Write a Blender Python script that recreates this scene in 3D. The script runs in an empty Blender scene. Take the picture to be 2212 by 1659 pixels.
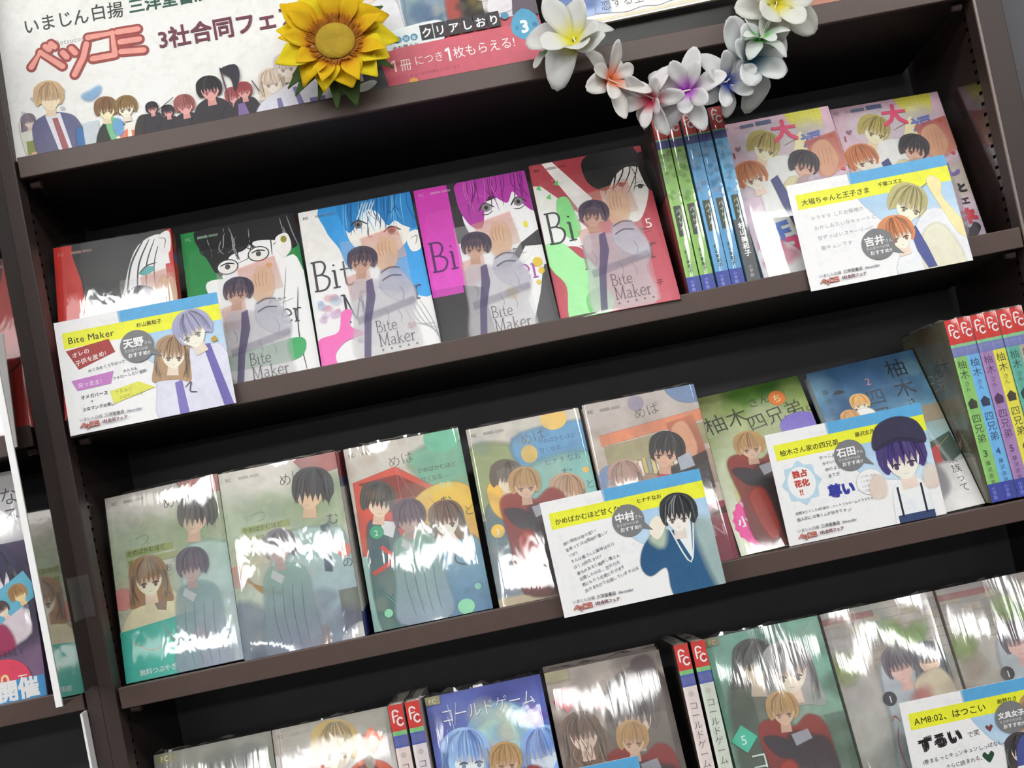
import bpy, math, random
from mathutils import Matrix, Vector
from mathutils.geometry import tessellate_polygon

# ------------------------------------------------------------------ camera, world, exposure
SC = bpy.context.scene
COL = SC.collection
BZ = 0.95                      # height of the shelf coordinates' zero above the floor
vs = SC.view_settings
vs.view_transform = 'Standard'; vs.look = 'None'; vs.gamma = 1.0; vs.use_curve_mapping = False
vs.exposure = 0.0
SC.cycles.transparent_max_bounces = 48
SC.cycles.max_bounces = 4
SC.cycles.diffuse_bounces = 2
SC.cycles.glossy_bounces = 3
SC.cycles.sample_clamp_indirect = 4.0
SC.cycles.adaptive_threshold = 0.03
SC.cycles.use_light_tree = False

def make_camera():
    cd = bpy.data.cameras.new('camera'); co = bpy.data.objects.new('camera', cd); COL.objects.link(co)
    yaw, pitch, roll = 0.0344, 0.0282, -0.2
    fw = Vector((math.sin(yaw)*math.cos(pitch), math.cos(yaw)*math.cos(pitch), math.sin(pitch)))
    rt = Vector((math.cos(yaw), -math.sin(yaw), 0)); up = rt.cross(fw)
    r2 = rt*math.cos(roll) + up*math.sin(roll); u2 = up*math.cos(roll) - rt*math.sin(roll)
    m = Matrix.Identity(4)
    for i in range(3):
        m[i][0] = r2[i]; m[i][1] = u2[i]; m[i][2] = -fw[i]
    m[0][3], m[1][3], m[2][3] = 0.3709, -1.0149, 0.5959 + BZ
    co.matrix_world = m
    cd.sensor_width = 36.0; cd.lens = 2389.5*36/2212; cd.clip_start = 0.02
    SC.camera = co
make_camera()

w = bpy.data.worlds.new('world'); SC.world = w; w.use_nodes = True
w.node_tree.nodes['Background'].inputs[0].default_value = (0.9, 0.95, 1.0, 1)
w.node_tree.nodes['Background'].inputs[1].default_value = 0.03
TUBE = 16.0                    # radiance of the shop's lamp diffusers

# ------------------------------------------------------------------ small helpers
def lin(v):
    v /= 255.0
    return v/12.92 if v <= 0.04045 else ((v+0.055)/1.055)**2.4
_cc = {}
def C(h):
    if isinstance(h, tuple): return h
    if h not in _cc: _cc[h] = tuple(lin(int(h[i:i+2], 16)) for i in (0, 2, 4))
    return _cc[h]
def mixc(a, b, t):
    a, b = C(a), C(b); return tuple(a[i]*(1-t)+b[i]*t for i in range(3))

def nodes(name):
    m = bpy.data.materials.new(name); m.use_nodes = True
    n = m.node_tree.nodes; return m, n, m.node_tree.links, n['Principled BSDF']
def N(n, typ, **kw):
    x = n.new(typ)
    for k, v in kw.items():
        if hasattr(x, k): setattr(x, k, v)
        else: x.inputs[k].default_value = v
    return x
def mat(name, col, rough=0.5, var=0.12, scale=40.0, metallic=0.0, spec=0.5, bump=0.0, bscale=300.0):
    m, n, l, b = nodes(name)
    c = C(col)
    tc = N(n, 'ShaderNodeTexCoord'); nz = N(n, 'ShaderNodeTexNoise', Scale=scale, Detail=2.0)
    l.new(tc.outputs['Object'], nz.inputs['Vector'])
    mx = N(n, 'ShaderNodeMix'); mx.data_type = 'RGBA'
    mx.inputs[6].default_value = tuple(x*(1-var) for x in c)+(1,); mx.inputs[7].default_value = tuple(min(1, x*(1+var)) for x in c)+(1,)
    l.new(nz.outputs['Fac'], mx.inputs[0]); l.new(mx.outputs[2], b.inputs['Base Color'])
    b.inputs['Roughness'].default_value = rough; b.inputs['Metallic'].default_value = metallic
    b.inputs['Specular IOR Level'].default_value = spec
    if bump:
        n2 = N(n, 'ShaderNodeTexNoise', Scale=bscale, Detail=2.0); l.new(tc.outputs['Object'], n2.inputs['Vector'])
        bp = N(n, 'ShaderNodeBump', Strength=bump, Distance=0.001); l.new(n2.outputs['Fac'], bp.inputs['Height']); l.new(bp.outputs[0], b.inputs['Normal'])
    return m

def print_material(name, rough, translucent=0.0, var=0.1, solid=True, gain=1.06):
    # ink on paper: colours come from the mesh's colour attribute, grain from noise
    m, n, l, b = nodes(name)
    at = N(n, 'ShaderNodeAttribute'); at.attribute_name = 'Col'
    tc = N(n, 'ShaderNodeTexCoord'); nz = N(n, 'ShaderNodeTexNoise', Scale=130.0, Detail=2.0, Roughness=0.7)
    l.new(tc.outputs['Object'], nz.inputs['Vector'])
    n2 = N(n, 'ShaderNodeTexNoise', Scale=34.0, Detail=3.0, Roughness=0.65, Distortion=0.6); l.new(tc.outputs['Object'], n2.inputs['Vector'])
    av = N(n, 'ShaderNodeMath', operation='MULTIPLY_ADD'); av.inputs[1].default_value = 0.45; l.new(nz.outputs['Fac'], av.inputs[0])
    hf = N(n, 'ShaderNodeMath', operation='MULTIPLY'); hf.inputs[1].default_value = 0.55; l.new(n2.outputs['Fac'], hf.inputs[0]); l.new(hf.outputs[0], av.inputs[2])
    mr = N(n, 'ShaderNodeMapRange'); l.new(av.outputs[0], mr.inputs[0])
    mr.inputs[1].default_value = 0.32; mr.inputs[2].default_value = 0.68; mr.inputs[3].default_value = gain-var; mr.inputs[4].default_value = gain+var*0.6
    mx = N(n, 'ShaderNodeMix'); mx.data_type = 'RGBA'; mx.blend_type = 'MULTIPLY'; mx.inputs[0].default_value = 1
    l.new(at.outputs['Color'], mx.inputs[6]); l.new(mr.outputs[0], mx.inputs[7])
    mn = N(n, 'ShaderNodeVectorMath', operation='MINIMUM'); mn.inputs[1].default_value = (0.88, 0.88, 0.88); l.new(mx.outputs[2], mn.inputs[0])
    l.new(mn.outputs[0], b.inputs['Base Color'])
    b.inputs['Roughness'].default_value = rough; b.inputs['Specular IOR Level'].default_value = 0.35
    out = n['Material Output']; tr = N(n, 'ShaderNodeBsdfTransparent'); ms = N(n, 'ShaderNodeMixShader')
    sh = b.outputs[0]
    if translucent:
        tl = N(n, 'ShaderNodeBsdfTranslucent'); l.new(mx.outputs[2], tl.inputs['Color'])
        m2 = N(n, 'ShaderNodeMixShader'); m2.inputs[0].default_value = translucent
        l.new(sh, m2.inputs[1]); l.new(tl.outputs[0], m2.inputs[2]); sh = m2.outputs[0]
    if solid: l.new(sh, out.inputs[0]); return m
    l.new(at.outputs['Alpha'], ms.inputs[0]); l.new(tr.outputs[0], ms.inputs[1]); l.new(sh, ms.inputs[2])
    l.new(ms.outputs[0], out.inputs[0])
    return m

def film_material(name, base, bump, stretch, rough=0.06, tint=1.0, haze=0.0):
    # clear wrap: mostly see-through, thin gloss that wrinkles break up
    m, n, l, b = nodes(name); n.remove(b)
    out = n['Material Output']
    tr = N(n, 'ShaderNodeBsdfTransparent'); tr.inputs[0].default_value = (tint, tint, tint, 1)
    gl = N(n, 'ShaderNodeBsdfGlossy', Roughness=rough)
    lw = N(n, 'ShaderNodeLayerWeight', Blend=0.5); fr = N(n, 'ShaderNodeMath', operation='POWER'); fr.inputs[1].default_value = 4.0; l.new(lw.outputs['Facing'], fr.inputs[0])
    ad = N(n, 'ShaderNodeMath', operation='MULTIPLY_ADD'); ad.inputs[1].default_value = 0.8; ad.inputs[2].default_value = base+0.045
    tc = N(n, 'ShaderNodeTexCoord'); mp = N(n, 'ShaderNodeMapping'); mp.inputs['Scale'].default_value = stretch
    l.new(tc.outputs['Object'], mp.inputs[0])
    n1 = N(n, 'ShaderNodeTexNoise', Scale=1.0, Detail=2.0, Roughness=0.5, Distortion=0.8); l.new(mp.outputs[0], n1.inputs['Vector'])
    bp = N(n, 'ShaderNodeBump', Strength=bump, Distance=0.0006); l.new(n1.outputs['Fac'], bp.inputs['Height'])
    l.new(bp.outputs[0], gl.inputs['Normal'])
    l.new(fr.outputs[0], ad.inputs[0])
    ms = N(n, 'ShaderNodeMixShader'); l.new(ad.outputs[0], ms.inputs[0]); l.new(tr.outputs[0], ms.inputs[1]); l.new(gl.outputs[0], ms.inputs[2])
    if haze:
        g2 = N(n, 'ShaderNodeBsdfGlossy', Roughness=0.42); m2 = N(n, 'ShaderNodeMixShader'); m2.inputs[0].default_value = haze
        l.new(ms.outputs[0], m2.inputs[1]); l.new(g2.outputs[0], m2.inputs[2]); ms = m2
    l.new(ms.outputs[0], out.inputs[0])
    return m

M = {}
M['print'] = print_material('printed_ink', 0.45, 0, 0.13)
M['wash'] = print_material('thin_printed_ink', 0.45, 0, 0.13, False)
M['cprint'] = print_material('coated_cover_ink', 0.4, 0, 0.15, True, 1.22)
M['cwash'] = print_material('thin_coated_cover_ink', 0.4, 0, 0.15, False, 1.22)
M['petal'] = print_material('dyed_fabric', 0.85, 0.35, 0.06)
M['film'] = film_material('clear_shrink_film', 0.02, 0.22, (60, 60, 25), 0.05, 1.0, 0.012)
M['film2'] = film_material('crinkled_shrink_film', 0.035, 0.38, (70, 60, 22), 0.04, 1.0, 0.025)
M['film3'] = film_material('streaky_shrink_film', 0.045, 0.75, (120, 60, 9), 0.05, 1.0, 0.03)
M['clear'] = film_material('clear_acrylic', -0.03, 0.05, (20, 20, 20), 0.2, 0.97)
M['brown'] = mat('dark_brown_painted_steel', '54443f', 0.42, 0.08, 60, 0, 0.45, 0.08, 900)
M['post'] = mat('dark_brown_post', '3c312e', 0.45, 0.08, 60, 0, 0.4, 0.08, 900)
M['brownside'] = mat('glossy_dark_brown_panel', '3a2f2c', 0.13, 0.06, 40, 0, 0.9)
M['under'] = mat('shade_darkened_brown_board', '241f1e', 0.6, 0.1, 40, 0, 0.3)  # shelf brown darkened: the underside's shade is put into the board colour
M['black'] = mat('black_back_panel', '515054', 0.5, 0.12, 30, 0, 0.3)
M['hole'] = mat('dark_slot_interior', '060505', 0.9, 0.1)
M['pages'] = mat('cream_paper_pages', 'e4ddd0', 0.9, 0.1, 200)
M['card'] = mat('white_card', 'eeeef0', 0.6, 0.02, 60)
M['white'] = mat('white_foam_board', 'f2f2f2', 0.6, 0.03, 60)
M['mirror'] = mat('glossy_silver_panel', 'b0aeac', 0.05, 0.06, 30, 1.0, 0.5)
M['cream'] = mat('cream_board_edge', 'd9cfae', 0.7, 0.08, 300)
M['paint'] = mat('white_painted_ceiling', 'dcdcd8', 0.9, 0.03, 4)
M['floor'] = mat('dark_grey_carpet', '5a564f', 0.9, 0.15, 60)
M['lampbody'] = mat('white_lamp_housing', 'e8e8e6', 0.5, 0.02, 20)
M['leaf'] = mat('green_fabric_leaf', '45602c', 0.8, 0.25, 60, bump=0.3, bscale=200)
M['disk'] = mat('olive_sunflower_disk', 'a58a24', 0.95, 0.3, 90, bump=1.0, bscale=260)
M['brownring'] = mat('brown_sunflower_fringe', '9a5c14', 0.95, 0.3, 120, bump=1.0, bscale=300)
M['string'] = mat('white_thread', 'e6e2d2', 0.8, 0.05, 100)
M['tape'] = film_material('clear_tape', 0.14, 0.6, (300, 30, 30), 0.3, 0.96)
me_, n_, l_, b_ = nodes('fluorescent_tube_glow'); M['tube'] = me_
b_.inputs['Base Color'].default_value = (1, 1, 1, 1)
b_.inputs['Emission Color'].default_value = (1.0, 0.995, 0.985, 1); b_.inputs['Emission Strength'].default_value = TUBE

class MB:
    def __init__(s): s.v = []; s.f = []
    def box(s, x0, x1, y0, y1, z0, z1):
        i = len(s.v)
        s.v += [(x0,y0,z0),(x1,y0,z0),(x1,y1,z0),(x0,y1,z0),(x0,y0,z1),(x1,y0,z1),(x1,y1,z1),(x0,y1,z1)]
        s.f += [(i,i+3,i+2,i+1),(i+4,i+5,i+6,i+7),(i,i+1,i+5,i+4),(i+1,i+2,i+6,i+5),(i+2,i+3,i+7,i+6),(i+3,i,i+4,i+7)]
        return s
    def quad(s, a, b, c, d):
        i = len(s.v); s.v += [a, b, c, d]; s.f.append((i, i+1, i+2, i+3)); return s
    def tube(s, pts, r, n=8, cap=True):
        rings = []
        P = [Vector(p) for p in pts]
        for k, p in enumerate(P):
            d = (P[min(k+1, len(P)-1)]-P[max(k-1, 0)]).normalized()
            a = d.orthogonal().normalized(); b = d.cross(a)
            rr = r[k] if isinstance(r, (list, tuple)) else r
            i = len(s.v)
            s.v += [tuple(p+(a*math.cos(2*math.pi*j/n)+b*math.sin(2*math.pi*j/n))*rr) for j in range(n)]
            rings.append(i)
        for i, j in zip(rings, rings[1:]):
            for k in range(n): s.f.append((i+k, i+(k+1) % n, j+(k+1) % n, j+k))
        if cap:
            s.f.append(tuple(range(rings[0]+n-1, rings[0]-1, -1))); s.f.append(tuple(range(rings[-1], rings[-1]+n)))
        return s
    def grid(s, P):
        i = len(s.v); nr, nc = len(P), len(P[0])
        for row in P: s.v += [tuple(p) for p in row]
        for r in range(nr-1):
            for c in range(nc-1): s.f.append((i+r*nc+c, i+r*nc+c+1, i+(r+1)*nc+c+1, i+(r+1)*nc+c))
        return s
    def build(s, name, m, parent=None, bevel=0, smooth=False):
        me = bpy.data.meshes.new(name); me.from_pydata(s.v, [], s.f); me.update()
        if m: me.materials.append(m)
        if smooth: me.shade_smooth()
        o = bpy.data.objects.new(name, me); COL.objects.link(o)
        if parent: o.parent = parent
        if bevel:
            b = o.modifiers.new('bevel', 'BEVEL'); b.width = bevel; b.segments = 2
        return o
def tag(o, label=None, cat=None, group=None, kind=None):
    for k, v in (('label', label), ('category', cat), ('group', group), ('kind', kind)):
        if v: o[k] = v
    return o
def empty(name, mtx=None):
    o = bpy.data.objects.new(name, None); COL.objects.link(o); o.empty_display_size = 0.02
    if mtx is not None: o.matrix_world = mtx
    return o
def frame(x, y, z, tilt=0.0, yaw=0.0, rz=0.0):
    # a thing's own axes: x along its width, y into the shelf, z up its height, leaned back by tilt
    X = Vector((math.cos(yaw), math.sin(yaw), 0)); Y = Vector((-math.sin(yaw), math.cos(yaw), 0)); Zu = Vector((0, 0, 1))
    b0 = Y*math.sin(tilt)+Zu*math.cos(tilt)
    a = X*math.cos(rz)+b0*math.sin(rz); b = b0*math.cos(rz)-X*math.sin(rz); n = b.cross(a)
    m = Matrix.Identity(4)
    for i in range(3): m[i][0] = a[i]; m[i][1] = n[i]; m[i][2] = b[i]
    m[0][3], m[1][3], m[2][3] = x, y, z+BZ
    return m

# ------------------------------------------------------------------ flat print (lettering and pictures) as thin coloured layers
_gl = {}
def glyph(ch, off):
    k = (ch, off)
    if k not in _gl:
        cu = bpy.data.curves.new('g', 'FONT'); cu.body = ch; cu.size = 1; cu.resolution_u = 2; cu.offset = off; cu.dimensions = '2D'
        o = bpy.data.objects.new('g', cu); me = o.to_mesh(); me.calc_loop_triangles()
        v = [(p.co[0], p.co[1]) for p in me.vertices]; f = [tuple(t.vertices) for t in me.loop_triangles]
        o.to_mesh_clear(); bpy.data.objects.remove(o); bpy.data.curves.remove(cu)
        if ord(ch) > 0x2000: adv = 1.0
        elif v: adv = max(p[0] for p in v)+0.07
        else: adv = 0.3
        _gl[k] = (v, f, adv)
    return _gl[k]
def cat(pts, n=6, closed=True):
    out = []; k = len(pts)
    rng_ = range(k) if closed else range(k-1)
    for i in rng_:
        if closed: p = [pts[(i+j-1) % k] for j in range(4)]
        else: p = [pts[max(0, min(k-1, i+j-1))] for j in range(4)]
        for s in range(n):
            t = s/n; t2 = t*t; t3 = t2*t
            out.append(tuple(0.5*(2*p[1][d]+(p[2][d]-p[0][d])*t+(2*p[0][d]-5*p[1][d]+4*p[2][d]-p[3][d])*t2+(3*p[1][d]-p[0][d]-3*p[2][d]+p[3][d])*t3) for d in (0, 1)))
    if not closed: out.append(tuple(pts[-1]))
    return out
DZ = 8e-6
class Art:
    """x right, y down, in millimetres from the top left corner of a printed face"""
    def __init__(s, w, h, bg=None, base=0.0):
        s.w, s.h = w, h; s.v = []; s.c = []; s.f = []; s.L = 0; s.m = (1, 0, 0, 1, 0, 0); s.al = 1.0; s.base = base
        if bg: s.rect(0, 0, w, h, bg)
    def at(s, x=0, y=0, rot=0, sc=1, sx=1):
        c, n = math.cos(rot)*sc, math.sin(rot)*sc; s.m = (c*sx, -n, n*sx, c, x, y); return s
    def T(s, p):
        a, b, c, d, e, f = s.m; return (a*p[0]+b*p[1]+e, c*p[0]+d*p[1]+f)
    def tri(s, pts):
        w, h = s.w, s.h
        if not all(0 <= p[0] <= w and 0 <= p[1] <= h for p in pts):
            for ax, lim, sg in ((0, 0, 1), (0, w, -1), (1, 0, 1), (1, h, -1)):
                o = []
                for i in range(len(pts)):
                    a, b = pts[i], pts[(i+1) % len(pts)]
                    da, db = (a[ax]-lim)*sg, (b[ax]-lim)*sg
                    if da >= 0: o.append(a)
                    if (da > 0 and db < 0) or (da < 0 and db > 0):
                        t = da/(da-db); o.append(tuple(a[k]+(b[k]-a[k])*t for k in range(6)))
                pts = o
                if len(pts) < 3: return
        i = len(s.v)
        for p in pts: s.v.append((p[0], p[1], s.L)); s.c.append(p[2:6])
        s.f.append(tuple(range(i, i+len(pts))))
    def poly(s, pts, c, a=1.0, soft=0.0, c2=None):
        P = [s.T(p) for p in pts]; a *= s.al; s.L += 1
        y0, y1 = min(p[1] for p in P), max(p[1] for p in P); ca = C(c); cb = C(c2) if c2 else ca
        def col(p):
            t = (p[1]-y0)/(y1-y0+1e-9); return tuple(ca[k]*(1-t)+cb[k]*t for k in range(3))
        V = [p+col(p)+(a,) for p in P]
        for t in tessellate_polygon([[Vector((p[0], p[1], 0)) for p in P]]): s.tri([V[t[0]], V[t[1]], V[t[2]]])
        if soft:
            k = len(P); ar = sum(P[i][0]*P[(i+1) % k][1]-P[(i+1) % k][0]*P[i][1] for i in range(k)); sg = 1 if ar > 0 else -1
            R = []
            for i in range(k):
                q, r = P[i-1], P[(i+1) % k]; dx, dy = r[0]-q[0], r[1]-q[1]; d = math.hypot(dx, dy)+1e-9
                R.append((P[i][0]+sg*dy/d*soft, P[i][1]-sg*dx/d*soft)+V[i][2:5]+(0.0,))
            for i in range(k):
                j = (i+1) % k; s.tri([V[i], V[j], R[j]]); s.tri([V[i], R[j], R[i]])
        return s
    def rect(s, x, y, w, h, c, a=1, soft=0, c2=None): return s.poly([(x, y), (x+w, y), (x+w, y+h), (x, y+h)], c, a, soft, c2)
    def blob(s, pts, c, a=1, soft=0, c2=None, n=5): return s.poly(cat(pts, n), c, a, soft*1.7, c2)
    def ell(s, x, y, rx, ry, c, a=1, soft=0, rot=0, n=24, c2=None):
        cr, sr = math.cos(rot), math.sin(rot)
        return s.poly([(x+rx*math.cos(t)*cr-ry*math.sin(t)*sr, y+rx*math.cos(t)*sr+ry*math.sin(t)*cr) for t in (2*math.pi*i/n for i in range(n))], c, a, soft, c2)
    def line(s, pts, wd, c, a=1, taper=0.3, sm=True):
        P = cat(pts, 5, False) if sm and len(pts) > 2 else pts
        L, R = [], []; k = len(P)
        for i, p in enumerate(P):
            q, r = P[max(0, i-1)], P[min(k-1, i+1)]; dx, dy = r[0]-q[0], r[1]-q[1]; d = math.hypot(dx, dy)+1e-9
            t = i/(k-1); hw = wd/2*(taper+(1-taper)*math.sin(math.pi*min(1, max(0, t)))**0.6)
            L.append((p[0]-dy/d*hw, p[1]+dx/d*hw)); R.append((p[0]+dy/d*hw, p[1]-dx/d*hw))
        s.L += 1; cc = C(c)+(a*s.al,)
        V = [s.T(p)+cc for p in L]; W = [s.T(p)+cc for p in R]
        for i in range(k-1): s.tri([V[i], V[i+1], W[i+1]]); s.tri([V[i], W[i+1], W[i]])
        return s
    def text(s, t, x, y, sz, c, a=1, off=0.0, vert=False, jit=0.0, sx=1.0, sp=0.0, rot=0.0, seed=1):
        rg = random.Random(seed); s.L += 1; cc = C(c)+(a*s.al,); px = py = 0.0
        cr, sr = math.cos(rot), math.sin(rot)
        for ch in t:
            v, f, adv = glyph(ch, min(off, 0.0)); bo = off if off > 0.008 else 0.0
            if ord(ch) < 128: bo *= 0.6
            j = (rg.uniform(-jit, jit), rg.uniform(-jit, jit), rg.uniform(-jit, jit)*1.5)
            cj, sj = math.cos(j[2]), math.sin(j[2])
            for ox, oy in (([(0, 0)] if bo > 0.025 else [])+[(-bo, -bo), (bo, -bo), (-bo, bo), (bo, bo)] if bo else [(0, 0)]):
                Q = []; s.L += 0.3
                for (gx, gy) in v:
                    gx = gx*sx+ox; gy = gy+oy; ux = gx*cj+gy*sj; uy = gy*cj-gx*sj
                    ux = (ux+px+j[0])*sz; uy = (py-uy+j[1])*sz
                    Q.append(s.T((x+ux*cr-uy*sr, y+ux*sr+uy*cr))+cc)
                for q in f: s.tri([Q[q[0]], Q[q[1]], Q[q[2]]])
            if vert: py += 1.05+sp
            else: px += (adv+sp)*sx
        return s
    def build(s, name, parent, width=None, m=None, face='front', depth=0.0, label=None):
        me = bpy.data.meshes.new(name); k = 0.001
        if face == 'front': V = [(x*k, -(0.0003+depth+l*DZ), (s.h-y)*k) for x, y, l in s.v]
        elif face == 'spine': V = [(width+0.0003+depth+l*DZ, x*k, (s.h-y)*k) for x, y, l in s.v]
        me.from_pydata(V, [], s.f if face == 'front' else s.f); me.update()
        at = me.color_attributes.new('Col', 'FLOAT_COLOR', 'POINT')
        at.data.foreach_set('color', [q for c in s.c for q in c])
        cv = parent.name.startswith('comic'); me.materials.append(M['cprint' if cv else 'print']); me.materials.append(M['cwash' if cv else 'wash'])
        me.polygons.foreach_set('material_index', [0 if all(s.c[i][3] > 0.995 for i in f) else 1 for f in s.f])
        o = bpy.data.objects.new(name, me); COL.objects.link(o); o.parent = parent
        if label: o['label'] = label
        return o

def logo(A, x, y, h, dark='984440', light='e89c90'):
    # four slanted katakana as fat rounded strokes; x, y top left, h height
    S = [[(0, 0.62), (0.34, 0.2), (0.95, 0.78)], [(0.52, 0.04), (0.62, 0.16)], [(0.70, -0.02), (0.8, 0.1)],
         [(1.02, 0.34), (1.12, 0.5)], [(1.3, 0.26), (1.4, 0.42)], [(1.78, 0.2), (1.62, 0.62), (1.28, 1.12)],
         [(1.86, 0.0), (2.62, 0.0), (2.6, 0.72)], [(1.9, 0.72), (2.6, 0.72)], [(2.78, 0.0), (3.42, 0.02)], [(2.82, 0.34), (3.42, 0.36)], [(2.8, 0.66), (3.5, 0.74)]]
    for wd, c in ((0.34, dark), (0.18, light)):
        for st in S:
            P = [(x+p[0]*h, y+p[1]*h) for p in st]
            A.line(P, wd*h, c, 1, 1.0, False)
            for p in P: A.ell(p[0], p[1], wd*h/2, wd*h/2, c, n=12)
# --- drawing pieces: plain, made-up figures used as stand-ins for the cover pictures
def head(A, x, y, r, hair, skin, tilt=0.0, long=0.0, side=0.0, eyes=0.8, seed=1, al=1.0, dark=None, n=18, fringe=0.08, hl=None):
    rg = random.Random(seed); old = A.m, A.al; A.al = al*A.al
    a0 = A.m
    c, sn = math.cos(tilt)*r, math.sin(tilt)*r
    A.m = (a0[0]*c+a0[1]*sn, -a0[0]*sn+a0[1]*c, a0[2]*c+a0[3]*sn, -a0[2]*sn+a0[3]*c)+A.T((x, y))
    dk = dark or mixc(hair, '201a20', 0.55); lt = hl or mixc(hair, 'ffffff', 0.22)
    back = [(-1.08, -0.1), (-1.0, -0.7), (-0.5, -1.1), (0.1, -1.17), (0.7, -0.95), (1.06, -0.4), (1.08, 0.2)]
    if long: back += [(1.2, 0.9), (1.25, 1.0+long), (0.5, 0.9+long), (-0.5, 0.95+long), (-1.2, 1.0+long), (-1.15, 0.8)]
    else: back += [(1.0, 0.4), (0.8, 0.68), (0.5, 0.5), (-0.5, 0.5), (-0.8, 0.68), (-1.02, 0.4)]
    A.blob(back, hair, soft=0.05)
    sx = side*0.22
    A.poly([(-0.3+sx, 0.6), (0.32+sx, 0.6), (0.38+sx, 1.5), (-0.36+sx, 1.5)], mixc(skin, '8a5a48', 0.22))
    A.blob([(-0.72+sx, -0.3), (-0.7+sx, 0.35), (-0.42+sx, 0.82), (0.02+sx*1.5, 1.07), (0.42+sx, 0.82), (0.7+sx, 0.35), (0.72+sx, -0.3), (0+sx, -0.6)], skin, soft=0.03)
    A.blob([(-0.68+sx, -0.3), (-0.66+sx, 0.2), (0+sx, 0.34), (0.66+sx, 0.2), (0.68+sx, -0.3)], mixc(skin, 'a0685a', 0.28), 0.6, 0.1)
    if eyes:
        for e in (-1, 1):
            ex = e*0.34+sx*1.4
            A.line([(ex-0.2, 0.4), (ex, 0.33), (ex+0.2, 0.4)], 0.09, '3a2c30', eyes)
            A.ell(ex, 0.47, 0.1, 0.12, mixc(hair, '4a3a48', 0.6), eyes*0.9)
        A.line([(sx*1.5-0.1, 0.82), (sx*1.5+0.1, 0.81)], 0.05, 'a05c58', eyes*0.8)
    else:
        A.line([(sx*1.8, 0.5), (sx*1.8+0.06, 0.64)], 0.05, 'b07c68', 0.7); A.line([(sx*1.6-0.14, 0.84), (sx*1.6+0.12, 0.82)], 0.05, '9c5c54', 0.8)
    top = [(-1.08, 0.25), (-1.1, -0.2), (-0.98, -0.72), (-0.5, -1.1), (0.1, -1.17), (0.7, -0.95), (1.05, -0.45), (1.1, 0.25)]
    top = cat(top, 4, False); k = 7; teeth = []
    for i in range(k*2+1):
        u = 1-i/(k*2.0); xx = -0.95+1.9*u
        yy = (fringe+0.28+rg.uniform(-0.1, 0.16)+0.25*abs(xx)**2) if i % 2 else (fringe-0.12+rg.uniform(-0.1, 0.05))
        teeth.append((xx, yy))
    A.poly(top+teeth, hair, c2=mixc(hair, dk, 0.35))
    for i in range(n):
        t = rg.uniform(-1, 1); x1 = t*1.0; y1 = fringe+rg.uniform(-0.1, 0.35)+(0.3 if abs(t) > 0.8 else 0)
        A.line([(t*0.25+0.05, -1.05), (t*0.8, -0.55+rg.uniform(-0.1, 0.1)), (x1, y1)], rg.uniform(0.03, 0.08), dk if i % 3 else lt, 0.38 if i % 3 else 0.22)
    if long:
        for i in range(n):
            e = rg.choice((-1, 1)); A.line([(e*rg.uniform(0.75, 1.05), -0.2), (e*rg.uniform(0.8, 1.12), 0.6), (e*rg.uniform(0.6, 1.2), 0.9+long*rg.uniform(0.5, 1))], 0.08, dk if i % 2 else lt, 0.35)
    A.m, A.al = old
def body(A, x, y, s, col, collar='f0eee8', tie=None, al=1.0, h=3.2, soft=0.6, c2=None, wide=1.0):
    w_ = 1.7*s*wide
    A.blob([(x-0.45*s, y), (x-w_*0.8, y+0.5*s), (x-w_, y+1.6*s), (x-w_*0.95, y+h*s), (x+w_*0.95, y+h*s), (x+w_, y+1.6*s), (x+w_*0.8, y+0.5*s), (x+0.45*s, y)], col, al, soft, c2)
    A.poly([(x-0.5*s, y-0.1*s), (x, y+1.3*s), (x+0.5*s, y-0.1*s)], collar, al)
    if tie: A.poly([(x-0.12*s, y+0.3*s), (x+0.12*s, y+0.3*s), (x+0.28*s, y+2.2*s), (x, y+2.6*s), (x-0.28*s, y+2.2*s)], tie, al)
    for k in (-1, 1): A.line([(x+k*0.5*s, y+0.1*s), (x+k*0.75*s, y+1.4*s), (x+k*0.3*s, y+2.6*s)], 0.07*s, mixc(col, '202028', 0.5), al*0.6)
def wash(A, cols, n, seed, x0, y0, x1, y1, r0, r1, a=0.35):
    rg = random.Random(seed)
    for i in range(n):
        x, y, r = rg.uniform(x0, x1), rg.uniform(y0, y1), rg.uniform(r0, r1)
        A.blob([(x+r*rg.uniform(0.6, 1.2)*math.cos(t), y+r*rg.uniform(0.5, 1.1)*math.sin(t)) for t in (k*math.pi/3 for k in range(6))], rg.choice(cols), a*rg.uniform(0.6, 1), r*0.5, n=3)
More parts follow.
